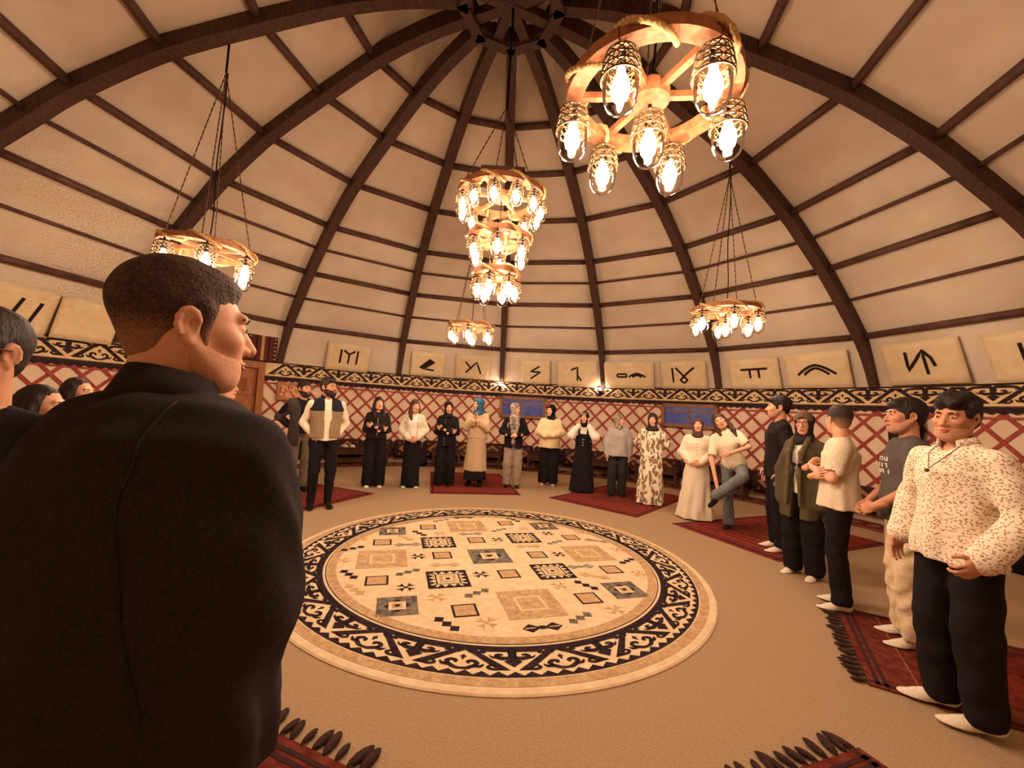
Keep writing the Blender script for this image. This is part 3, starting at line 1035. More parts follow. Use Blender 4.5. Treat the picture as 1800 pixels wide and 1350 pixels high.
# small lamps where two ribs meet the band
for a, lab in ((-.6, 'small dark wall lamp with a bare bulb at the middle rib'), (21.6, 'small dark wall lamp with a bare bulb right of the split-foot sign')):
    o = empty('wall_lamp', pol(a, RW - .12, 2.0), -math.radians(a))
    tag(o, lab, 'wall lamp', 'small lamps on the band')
    MB().box((0, .06, .06), (.07, .02, .12)).build('wall_plate', BLACKM, o)
    MB().tube([(0, .06, .05), (0, .0, .03), (0, -.01, .06)], .01, 6).build('bracket', BLACKM, o)
    MB().lathe([(.0, .05), (.035, .05), (.045, .12), (.03, .125), (.0, .12)], 12, (0, -.01, 0)).build('holder', BLACKM, o)
    MB().lathe([(.0, .12), (.014, .125), (.024, .15), (.018, .185), (.0, .2)], 12, (0, -.01, 0)).build('bulb', BULBM, o, True)

# black garment and purple shawl hanging on the lattice, right
o = empty('hanging_coat', pol(70.8, RW - .12, 0), -math.radians(70.8))
tag(o, 'black coat with a purple shawl hanging on the lattice behind the grey tee man', 'coat')
mb = MB()
secs = [(1.02, .16, .05), (1.3, .20, .07), (1.6, .22, .08), (1.78, .2, .08), (1.86, .12, .06), (1.90, .03, .02)]
n = 20
vs, fs = [], []
for z, a, b in secs:
    for k in range(n):
        t = 2 * math.pi * k / n
        w = 1 + .12 * math.sin(5 * t)
        vs.append((a * w * math.cos(t), b * w * math.sin(t), z))
for i in range(len(secs) - 1):
    for k in range(n):
        fs.append((i * n + k, i * n + (k + 1) % n, (i + 1) * n + (k + 1) % n, (i + 1) * n + k))
fs += [tuple(range(n - 1, -1, -1)), tuple(5 * n + k for k in range(n))]
mb.add(vs, fs).build('coat_body', mat('coat_black', srgb(20, 16, 18), srgb(30, 24, 26), scale=10), o, True)
PUR = mat('shawl_purple', srgb(110, 30, 70), srgb(140, 70, 80), scale=18, rough=.9)
mb = MB()
mb.tube([(.1, -.06, 1.76), (.17, -.075, 1.62), (.19, -.07, 1.4), (.2, -.06, 1.2)], [.03, .05, .045, .02], 8)
mb.build('shawl', PUR, o, True)

# ================================================================== CHANDELIERS
def build_lamp(parent, loc, s=1.0):
    """filigree cap > glass jar, bulb"""
    cap = put('lamp_cap', LM['cap'], parent, loc)
    g = put('glass_jar', LM['glass'], cap)
    b = put('bulb', LM['bulb'], cap)
    st = put('lamp_stem', LM['stem'], cap)
    cap.scale = (s, s, s)
    return cap
LM = {}
mb = MB()
def cap_r(z):        # radius of the lace crown at height z below the rim (z from 0 down to -.1)
    return .048 + .016 * math.sin(min(1, -z / .1) * math.pi / 2)
nc = 12
for row in range(3):
    z0, z1 = -.012 - .028 * row, -.012 - .028 * (row + 1)
    for k in range(nc):
        for s_ in (-1, 1):
            a0 = 2 * math.pi * k / nc; a1 = a0 + s_ * 2 * math.pi / nc
            am = (a0 + a1) / 2
            zm = (z0 + z1) / 2
            mb.tube([(cap_r(z0) * math.cos(a0), cap_r(z0) * math.sin(a0), z0), (cap_r(zm) * 1.02 * math.cos(am), cap_r(zm) * 1.02 * math.sin(am), zm), (cap_r(z1) * math.cos(a1), cap_r(z1) * math.sin(a1), z1)], .0026, 4, cap=False)
for z in (-.012, -.04, -.068, -.096):
    mb.tube([(cap_r(z) * math.cos(2 * math.pi * k / 24), cap_r(z) * math.sin(2 * math.pi * k / 24), z) for k in range(24)], .0036, 5, closed=True)
mb.lathe([(.012, .012), (.03, .008), (.049, -.008), (.049, -.014), (.03, -.004), (.012, 0)], 20)
LM['cap'] = mb.mesh('lamp_cap', BRONZE, True)
LM['glass'] = MB().lathe([(.05, -.02), (.056, -.06), (.058, -.12), (.054, -.165), (.04, -.195), (.018, -.208), (.001, -.21)], 24).mesh('glass_jar', GLASS, True)
LM['bulb'] = MB().lathe([(.001, -.055), (.013, -.058), (.015, -.075), (.027, -.105), (.031, -.13), (.026, -.155), (.012, -.17), (.001, -.173)], 12).mesh('bulb', BULBM, True)
LM['stem'] = MB().lathe([(.008, .06), (.008, -.03), (.016, -.032), (.016, -.058), (.001, -.06)], 8).mesh('lamp_stem', BLACKM, True)

WM = {}
def wheel_meshes(R, key, nseg=6, nspoke=6, wrap=7):
    rin, th = R - .085, .055
    mb = MB()
    vs, fs = [], []
    n = 8
    span = 2 * math.pi / nseg * .985
    for i in range(n + 1):
        a = -span / 2 + span * i / n
        for r_, z in ((R, -th / 2), (R, th / 2), (rin, th / 2), (rin, -th / 2)):
            vs.append((r_ * math.sin(a), r_ * math.cos(a), z))
    for i in range(n):
        for p in range(4):
            fs.append((4 * i + p, 4 * i + (p + 1) % 4, 4 * i + 4 + (p + 1) % 4, 4 * i + 4 + p))
    fs += [(0, 3, 2, 1), tuple(4 * n + q for q in range(4))]
    seg = mb.add(vs, fs).mesh('rim_segment', HONEY)
    spoke = MB().box((0, (rin + .07) / 2 + .005, 0), (.034, rin - .06, .034)).mesh('spoke', HONEY)
    hub = MB().lathe([(.001, -.05), (.085, -.05), (.098, -.035), (.098, .035), (.085, .05), (.001, .05)], 16).mesh('hub', HONEY)
    mb = MB()
    N = 36 * wrap
    rc = R - .042
    for st in range(3):
        pts = []
        for i in range(N):
            t = 2 * math.pi * i / N
            w = wrap * t
            ex, ez = .060, .046
            tw = 2 * math.pi * st / 3 + t * wrap * 9
            rr = rc + ex * math.cos(w) + .009 * math.cos(tw)
            zz = ez * math.sin(w) + .009 * math.sin(tw)
            tt = t + .10 * math.sin(w * 1)
            pts.append((rr * math.sin(tt), rr * math.cos(tt), zz))
        mb.tube(pts, .0095, 5, closed=True)
    rope = mb.mesh('rope', ROPE, True)
    WM[key] = (seg, spoke, hub, rope, nseg, nspoke)
def wheel(parent, key, z, R, lamps, centre_lamp=True, turn=0, drop=.0, sub=False, lamp_s=1.0):
    seg, spoke, hub, rope, nseg, nspoke = WM[key]
    for k in range(nseg):
        put('rim_segment', seg, parent, (0, 0, z), turn + k * 2 * math.pi / nseg)
    for k in range(nspoke):
        put('spoke', spoke, parent, (0, 0, z), turn + (k + .5) * 2 * math.pi / nspoke)
    put('hub', hub, parent, (0, 0, z), turn)
    put('rope', rope, parent, (0, 0, z), turn)
    for k in range(lamps):
        a = turn + (k + .5) * 2 * math.pi / lamps
        r_ = R - .042
        build_lamp(parent, (-r_ * math.sin(a), r_ * math.cos(a), z - .06 - drop), lamp_s)
    if centre_lamp:
        build_lamp(parent, (0, 0, z - .10 - drop), lamp_s)
def chain(parent, p0, p1, name='chain', r=.006, sag=.0):
    p0, p1 = Vector(p0), Vector(p1)
    n = max(8, int((p1 - p0).length / .035))
    pts, rs = [], []
    for i in range(n + 1):
        t = i / n
        pts.append(p0.lerp(p1, t) + Vector((sag * math.sin(9 * t) * (1 - t), 0, 0)))
        rs.append(r * (1.35 if i % 2 else .6) if name == 'chain' else r)
    MB().tube(pts, rs, 5).build(name, CHAINM if name == 'chain' else BLACKM, parent, True)
wheel_meshes(.43, 'w')
def single(az, r, z, top, label, turn=0, apex=None):
    o = empty('wheel_chandelier', pol(az, r, z))
    tag(o, label, 'chandelier', 'single wheel chandeliers')
    wheel(o, 'w', 0, .43, 6, True, turn, lamp_s=1.35)
    ap = apex if apex else top - z - .35
    for k in range(4):
        a = turn + .4 + k * math.pi / 2
        chain(o, (-.38 * math.sin(a), .38 * math.cos(a), .03), (0, 0, ap))
    chain(o, (.0, 0, .05), (.02, 0, ap), 'cable', .007, .02)
    chain(o, (0, 0, ap), (0, 0, top - z), 'cable', .012)
    return o
single(67.0, 3.36, 3.03, 5.28, 'single wheel chandelier hanging at the right above the tall man in the black tee', .3)
single(-89.0, 3.05, 3.02, 5.33, 'single wheel chandelier behind the hair of the man in the dark jacket', .1)
single(158.5, 2.37, 3.18, 5.55, 'large near wheel chandelier seen from below at the upper right', .42 + math.pi / 6)
single(-9.6, 3.52, 3.03, 5.18, 'single wheel chandelier farthest away, left of the tiered one', .5)

tri = empty('tiered_chandelier', (CX + .02, CY, 2.8))
tag(tri, 'three-tiered wheel chandelier hanging from the middle of the dome', 'chandelier')
wheel_meshes(.46, 'top', 8, 6, 9)
wheel_meshes(.325, 'mid', 6, 6, 6)
wheel_meshes(.24, 'low', 6, 6, 5)
wheel(tri, 'top', .95, .46, 12, False, .13, 0, lamp_s=1.05)
wheel(tri, 'mid', .50, .325, 6, False, .52, 0, lamp_s=1.12)
wheel(tri, 'low', .12, .24, 6, False, .2, 0, lamp_s=1.12)
for k in range(4):
    a = .4 + k * math.pi / 2
    for (r0, z0, r1, z1) in ((.42, 1.0, .02, 1.9), (.29, .53, .38, .95), (.2, .15, .29, .47)):
        chain(tri, (-r0 * math.sin(a), r0 * math.cos(a), z0), (-r1 * math.sin(a), r1 * math.cos(a), z1))
chain(tri, (0, 0, .1), (0, 0, .95), 'cable', .006)
chain(tri, (0, 0, 1.9), (0, 0, 3.08), 'cable', .014)
MB().box((0, .0, 1.22), (.46, .12, .07)).build('yoke', BEAM, tri)
for sx in (-1, 1):
    MB().box((sx * .2, 0, 1.11), (.06, .12, .2)).build('yoke_leg', BEAM, tri)
# ================================================================== PEOPLE: soft shapes grown from distance fields
def smin(a, b, k):
    h = np.clip(.5 + .5 * (b - a) / k, 0, 1)
    return b + (a - b) * h - k * h * (1 - h)

class G:
    """a soft solid: limbs, ellipsoids and lofted cloth blended together, meshed with surface nets"""
    def __init__(s, frame=None):
        s.ops = []
        s.o, s.R = np.zeros(3), np.eye(3)
        s.fold = None
        if frame:
            s.o, s.R = np.array(frame[0], float), np.array(frame[1], float)
    def P(s, p):
        return s.o + s.R @ np.array(p, float)
    def rc(s, p0, p1, r0, r1=None, k=.02, m='u', sq=None):
        r1 = r0 if r1 is None else r1
        a, b = s.P(p0), s.P(p1)
        rm = max(r0, r1)
        lo, hi = np.minimum(a, b) - rm, np.maximum(a, b) + rm
        ba = b - a
        q = 1 / max(ba @ ba, 1e-9)
        def fn(X, Y, Z):
            t = np.clip(((X - a[0]) * ba[0] + (Y - a[1]) * ba[1] + (Z - a[2]) * ba[2]) * q, 0, 1)
            return np.sqrt((X - a[0] - ba[0] * t) ** 2 + (Y - a[1] - ba[1] * t) ** 2 + (Z - a[2] - ba[2] * t) ** 2) - (r0 + (r1 - r0) * t)
        s.ops.append((fn, lo, hi, k, m))
        return s
    def chain(s, pts, rs, k=.02, m='u'):
        for i in range(len(pts) - 1):
            s.rc(pts[i], pts[i + 1], rs[i], rs[i + 1], k, m)
        return s
    def ell(s, c, r, k=.02, m='u', R=None):
        c = s.P(c)
        RR = s.R if R is None else s.R @ np.array(R)
        r = np.array(r, float)
        ext = np.sqrt(((RR * r) ** 2).sum(1))
        def fn(X, Y, Z):
            x, y, z = X - c[0], Y - c[1], Z - c[2]
            u = (x * RR[0, 0] + y * RR[1, 0] + z * RR[2, 0]) / r[0]
            v = (x * RR[0, 1] + y * RR[1, 1] + z * RR[2, 1]) / r[1]
            w = (x * RR[0, 2] + y * RR[1, 2] + z * RR[2, 2]) / r[2]
            k0 = np.sqrt(u * u + v * v + w * w)
            k1 = np.sqrt((u / r[0]) ** 2 + (v / r[1]) ** 2 + (w / r[2]) ** 2) + 1e-6
            return k0 * (k0 - 1) / k1
        s.ops.append((fn, c - ext, c + ext, k, m))
        return s
    def loft(s, secs, k=.02, m='u', folds=(), pw=2.0):
        """secs: (z, rx, ry, cx, cy); folds: (count, depth, phase, from z, to z)"""
        S = np.array([tuple(q) + (0,) * (5 - len(q)) for q in secs], float)
        S = S[np.argsort(S[:, 0])]
        mx = S[:, 1].max() * 1.15, S[:, 2].max() * 1.15
        lo = np.array([(S[:, 3] - mx[0]).min(), (S[:, 4] - mx[1]).min(), S[0, 0]])
        hi = np.array([(S[:, 3] + mx[0]).max(), (S[:, 4] + mx[1]).max(), S[-1, 0]])
        def fn(X, Y, Z):
            zz = np.broadcast_to(Z, (1, 1, Z.shape[2])) if Z.ndim == 3 else Z
            a, b = np.interp(zz, S[:, 0], S[:, 1]), np.interp(zz, S[:, 0], S[:, 2])
            cx, cy = np.interp(zz, S[:, 0], S[:, 3]), np.interp(zz, S[:, 0], S[:, 4])
            u, v = (X - cx) / a, (Y - cy) / b
            rr = (np.abs(u) ** pw + np.abs(v) ** pw) ** (1 / pw)
            if folds:
                th = np.arctan2(v, u)
                for n, dep, ph, z0, z1 in folds:
                    w = np.clip((zz - z0) / (z1 - z0), 0, 1)
                    rr = rr * (1 + dep * w * np.sin(n * th + ph + 1.7 * np.sin(3 * zz + ph)))
            d = (rr - 1) * np.minimum(a, b)
            return np.maximum(d, np.maximum(S[0, 0] - Z, Z - S[-1, 0]))
        s.ops.append((fn, lo, hi, k, m))
        return s
    def box(s, c, d, r=.01, k=.01, m='s', R=None):
        c = s.P(c)
        RR = s.R if R is None else s.R @ np.array(R)
        h = np.array(d, float) / 2 - r
        ext = np.abs(RR) @ (h + r)
        def fn(X, Y, Z):
            x, y, z = X - c[0], Y - c[1], Z - c[2]
            u = np.abs(x * RR[0, 0] + y * RR[1, 0] + z * RR[2, 0]) - h[0]
            v = np.abs(x * RR[0, 1] + y * RR[1, 1] + z * RR[2, 1]) - h[1]
            w = np.abs(x * RR[0, 2] + y * RR[1, 2] + z * RR[2, 2]) - h[2]
            return np.sqrt(np.maximum(u, 0) ** 2 + np.maximum(v, 0) ** 2 + np.maximum(w, 0) ** 2) + np.minimum(np.maximum(u, np.maximum(v, w)), 0) - r
        s.ops.append((fn, c - ext, c + ext, k, m))
        return s
    def cut(s, p, n, k=.006):
        """remove everything on the side n points to, beyond p"""
        p = s.P(p); n = s.R @ np.array(n, float); n = n / np.linalg.norm(n)
        def fn(X, Y, Z):
            return (X - p[0]) * n[0] + (Y - p[1]) * n[1] + (Z - p[2]) * n[2]
        s.ops.append((fn, None, None, k, 'c'))
        return s
    def crease(s, amp, freq=22, seed=0., vert=.5):
        s.fold = (amp, freq, seed, vert)
        return s
    def grow(s, h):
        us = [q for q in s.ops if q[4] == 'u']
        lo = np.min([q[1] for q in us], 0) - 3 * h - .012
        hi = np.max([q[2] for q in us], 0) + 3 * h + .012
        n = np.ceil((hi - lo) / h).astype(int) + 1
        ax = [(lo[i] + h * np.arange(n[i])).astype(np.float32) for i in range(3)]
        A = np.full(n, .2, np.float32)
        for fn, l, u, k, m in s.ops:
            if l is None:
                sl = (slice(None),) * 3
            else:
                pad = k + 2.5 * h + (.012 if m == 'u' else 0)
                i0 = np.clip(((l - pad - lo) / h).astype(int), 0, n - 1)
                i1 = np.clip(((u + pad - lo) / h).astype(int) + 2, 1, n)
                if (i1 <= i0).any():
                    continue
                sl = tuple(slice(a, b) for a, b in zip(i0, i1))
            X = ax[0][sl[0]][:, None, None]; Y = ax[1][sl[1]][None, :, None]; Z = ax[2][sl[2]][None, None, :]
            d = fn(X, Y, Z).astype(np.float32)
            w = A[sl]
            if m == 'u':
                A[sl] = smin(w, d, k)
            elif m == 's':
                A[sl] = -smin(-w, d, k)
            else:
                A[sl] = -smin(-w, -d, k)
        if s.fold:
            amp, fr, sd, vt = s.fold
            X = ax[0][:, None, None]; Y = ax[1][None, :, None]; Z = ax[2][None, None, :]
            q = np.sin(fr * (X * 1.1 + .6 * Y + vt * Z) + sd + 1.6 * np.sin(fr * .37 * (Z * 1.3 - X + sd)))
            q = q + .7 * np.sin(fr * 1.7 * (Y * 1.2 - .8 * X + vt * .7 * Z) + 2.1 * sd + 1.3 * np.sin(fr * .5 * (Z + Y)))
            A += (amp * .6 * q).astype(np.float32)
        return nets(A, lo, h)

def nets(A, lo, h):
    S = A < 0
    nx, ny, nz = A.shape
    c = np.zeros((nx - 1, ny - 1, nz - 1), np.int8)
    for dx in (0, 1):
        for dy in (0, 1):
            for dz in (0, 1):
                c += S[dx:nx - 1 + dx, dy:ny - 1 + dy, dz:nz - 1 + dz]
    act = (c > 0) & (c < 8)
    I, J, K = np.nonzero(act)
    idx = np.full(act.shape, -1, np.int32)
    idx[I, J, K] = np.arange(len(I))
    V = np.zeros((len(I), 3), np.float32); W = np.zeros(len(I), np.float32)
    for ax in range(3):
        for a in (0, 1):
            for b in (0, 1):
                o = [a, b]; o.insert(ax, 0)
                e = list(o); e[ax] = 1
                f0 = A[I + o[0], J + o[1], K + o[2]]; f1 = A[I + e[0], J + e[1], K + e[2]]
                mk = (f0 < 0) != (f1 < 0)
                t = np.where(mk, f0 / np.where(mk, f0 - f1, 1), 0)
                for q in range(3):
                    V[:, q] += np.where(mk, o[q] + (t if q == ax else 0), 0)
                W += mk
    V = V / W[:, None] + np.stack([I, J, K], 1)
    V = V * h + lo
    F = []
    # x edges
    d = S[:-1] != S[1:]
    i, j, k = np.nonzero(d[:, 1:-1, 1:-1]); j = j + 1; k = k + 1
    q = np.stack([idx[i, j - 1, k - 1], idx[i, j, k - 1], idx[i, j, k], idx[i, j - 1, k]], 1)
    fl = ~S[i, j, k]; q[fl] = q[fl][:, ::-1]; F.append(q)
    d = S[:, :-1] != S[:, 1:]
    i, j, k = np.nonzero(d[1:-1, :, 1:-1]); i = i + 1; k = k + 1
    q = np.stack([idx[i - 1, j, k - 1], idx[i - 1, j, k], idx[i, j, k], idx[i, j, k - 1]], 1)
    fl = ~S[i, j, k]; q[fl] = q[fl][:, ::-1]; F.append(q)
    d = S[:, :, :-1] != S[:, :, 1:]
    i, j, k = np.nonzero(d[1:-1, 1:-1, :]); i = i + 1; j = j + 1
    q = np.stack([idx[i - 1, j - 1, k], idx[i, j - 1, k], idx[i, j, k], idx[i - 1, j, k]], 1)
    fl = ~S[i, j, k]; q[fl] = q[fl][:, ::-1]; F.append(q)
    return V, np.concatenate(F)

def soft_mesh(name, pieces, mt):
    """pieces: list of (verts, quads)"""
    me = bpy.data.meshes.new(name)
    vs = np.concatenate([p[0] for p in pieces]).astype(np.float32)
    off, fs = 0, []
    for v, f in pieces:
        fs.append(f + off); off += len(v)
    fs = np.concatenate(fs).astype(np.int32)
    me.vertices.add(len(vs)); me.vertices.foreach_set('co', vs.ravel())
    me.loops.add(fs.size); me.loops.foreach_set('vertex_index', fs.ravel())
    me.polygons.add(len(fs))
    me.polygons.foreach_set('loop_start', np.arange(0, fs.size, 4, dtype=np.int32))
    me.update(calc_edges=True)
    me.polygons.foreach_set('use_smooth', np.ones(len(fs), bool))
    for q in (mt if isinstance(mt, (list, tuple)) else [mt]):
        me.materials.append(q)
    return me

def rotz(d):
    a = math.radians(d); c, s_ = math.cos(a), math.sin(a)
    return np.array([[c, -s_, 0], [s_, c, 0], [0, 0, 1]])
def rotx(d):
    a = math.radians(d); c, s_ = math.cos(a), math.sin(a)
    return np.array([[1, 0, 0], [0, c, -s_], [0, s_, c]])
def roty(d):
    a = math.radians(d); c, s_ = math.cos(a), math.sin(a)
    return np.array([[c, 0, s_], [0, 1, 0], [-s_, 0, c]])
def unit(v):
    v = np.array(v, float); return v / np.linalg.norm(v)

SKIN = mat('skin', srgb(226, 172, 140), srgb(216, 158, 126), scale=14, rough=.55, spec=.35)
SKIN2 = mat('skin_tan', srgb(206, 148, 114), srgb(194, 134, 102), scale=14, rough=.55, spec=.35)
LIP = mat('lips', srgb(176, 96, 84), None, rough=.5)
EYEW = mat('eye_white', srgb(196, 178, 166), None, rough=.3)
EYED = mat('eye_dark', srgb(30, 20, 16), None, rough=.2)
HAIRD = mat('hair_dark', srgb(30, 22, 20), srgb(48, 34, 28), scale=60, rough=.6, bump=.5, bscale=120, stretch=(1, 1, .3))
HAIRB = mat('hair_brown', srgb(58, 36, 26), srgb(88, 58, 40), scale=50, rough=.6, bump=.5, bscale=120, stretch=(1, 1, .3))
BEARD = mat('beard_dark', srgb(38, 27, 24), srgb(58, 40, 34), scale=90, rough=.9)
STUB = mat('stubble', srgb(172, 124, 98), srgb(204, 150, 120), scale=240, rough=.8, lo=.3, hi=.7)
STUB_L = mat('stubble_light', srgb(196, 144, 116), srgb(222, 168, 136), scale=240, rough=.8, lo=.3, hi=.7)
def fade_hair(name, hair_c, hair_c2, skin_c, z0, z1):
    """cropped hair that thins out into the skin towards ears and nape"""
    mt = mat(name, hair_c, hair_c2, scale=60, rough=.7, bump=.4, bscale=160)
    nt = mt.node_tree
    b = nt.nodes['Principled BSDF']
    src = b.inputs['Base Color'].links[0].from_socket
    tc = nt.nodes.new('ShaderNodeTexCoord'); sp = nt.nodes.new('ShaderNodeSeparateXYZ')
    nt.links.new(tc.outputs['Object'], sp.inputs[0])
    n = nt.nodes.new('ShaderNodeTexNoise'); n.inputs['Scale'].default_value = 240
    nt.links.new(tc.outputs['Object'], n.inputs['Vector'])
    mr = nt.nodes.new('ShaderNodeMapRange')
    mr.inputs[1].default_value, mr.inputs[2].default_value = z0, z1
    nt.links.new(sp.outputs[2], mr.inputs[0])
    ad = nt.nodes.new('ShaderNodeMath'); ad.operation = 'MULTIPLY_ADD'
    nt.links.new(n.outputs['Fac'], ad.inputs[0]); ad.inputs[1].default_value = .8
    ad2 = nt.nodes.new('ShaderNodeMath'); ad2.operation = 'SUBTRACT'; ad2.use_clamp = True
    nt.links.new(mr.outputs[0], ad.inputs[2]); nt.links.new(ad.outputs[0], ad2.inputs[0]); ad2.inputs[1].default_value = .4
    mx = nt.nodes.new('ShaderNodeMix'); mx.data_type = 'RGBA'
    nt.links.new(ad2.outputs[0], mx.inputs[0])
    mx.inputs[6].default_value = skin_c
    nt.links.new(src, mx.inputs[7]); nt.links.new(mx.outputs[2], b.inputs['Base Color'])
    return mt
def cloth(name, c1, c2=None, sc_=60, bump=.25):
    c2 = c2 or tuple(x * .82 for x in c1[:3]) + (1,)
    return mat('cloth_' + name, c1, c2, scale=sc_, rough=.92, bump=bump, bscale=sc_ * 4, spec=.15)

def arms_preset(kind, sh=.18):
    """(elbow, wrist, hand direction, palm normal, curl) for the +x arm; mirrored for the other"""
    return {
        'side': ((sh + .065, -.035, 1.12), (sh + .075, .045, .875), (.0, .15, -1), (-1, 0, .0), .35),
        'clasp': ((sh + .085, .0, 1.11), (.085, .195, .955), (-.85, .15, -.4), (-.2, -1, .1), .5),
        'waist': ((sh + .09, .02, 1.12), (.085, .215, 1.06), (-.9, .2, -.05), (-.1, -.6, -.6), .6),
        'cross': ((sh + .045, .05, 1.09), (-.085, .185, 1.12), (-.85, -.40, .25), (.4, -.9, 0), .45),
        'pocket': ((sh + .075, -.09, 1.10), (.150, .015, .945), (-.12, .15, -1), (-1, 0, 0), .3),
        'behind': ((sh + .10, -.12, 1.14), (.07, -.19, .99), (-.9, -.05, -.3), (0, 1, 0), .4),
        'pray': ((sh + .055, .10, 1.12), (.035, .215, 1.27), (-.1, .1, 1), (-1, 0, 0), .08),
        'cheek': ((sh + .09, .15, 1.20), (.105, .16, 1.42), (-.05, -.12, 1), (-1, -.1, 0), .15),
        'fist': ((sh + .075, -.02, 1.11), (sh + .02, .15, .92), (-.15, .75, -.6), (-1, 0, 0), 1.1),
    }[kind]

def hand(g, wrist, d, n, side, curl, sp=1.0):
    d = unit(d); n = np.array(n, float); n = unit(n - d * (n @ d))
    t = np.cross(n, d) * (1 if side > 0 else -1)          # towards the thumb
    if side > 0:
        t = np.cross(d, n)
    else:
        t = np.cross(n, d)
    w = np.array(wrist, float)
    R = np.stack([t, d, n], 1)
    g.ell(w + d * .045, (.040, .052, .0165), k=.012, R=R)
    g.ell(w + d * .04 + t * .022 + n * .006, (.018, .035, .016), k=.012, R=R)
    g.rc(w - d * .07, w + d * .01, .0265, .025, k=.015)
    for i, (off, L, r) in enumerate(((-.031, .058, .0075), (-.0105, .074, .0083), (.0105, .080, .0085), (.0315, .071, .0083))):
        p = w + d * (.086 - .008 * abs(i - 2)) + t * off
        a = curl * .45
        dd = d + t * off * 1.2 * sp
        for sgl, q in ((.46, .0), (.31, 1.0), (.23, .8)):
            a += curl * q * .75
            e = p + (unit(dd) * math.cos(a) + n * math.sin(a)) * L * sgl
            g.rc(p, e, r, r * .92, k=.004)
            p, r = e, r * .92
    p = w + d * .022 + t * .032 + n * .004
    dd = unit(t * .62 + d * .72 + n * (.2 + .35 * curl))
    e = p + dd * .042
    g.rc(p, e, .0125, .0105, k=.008)
    dd = unit(d * .85 + t * .12 + n * (.25 + .5 * curl))
    g.rc(e, e + dd * .034, .0102, .0085, k=.004)

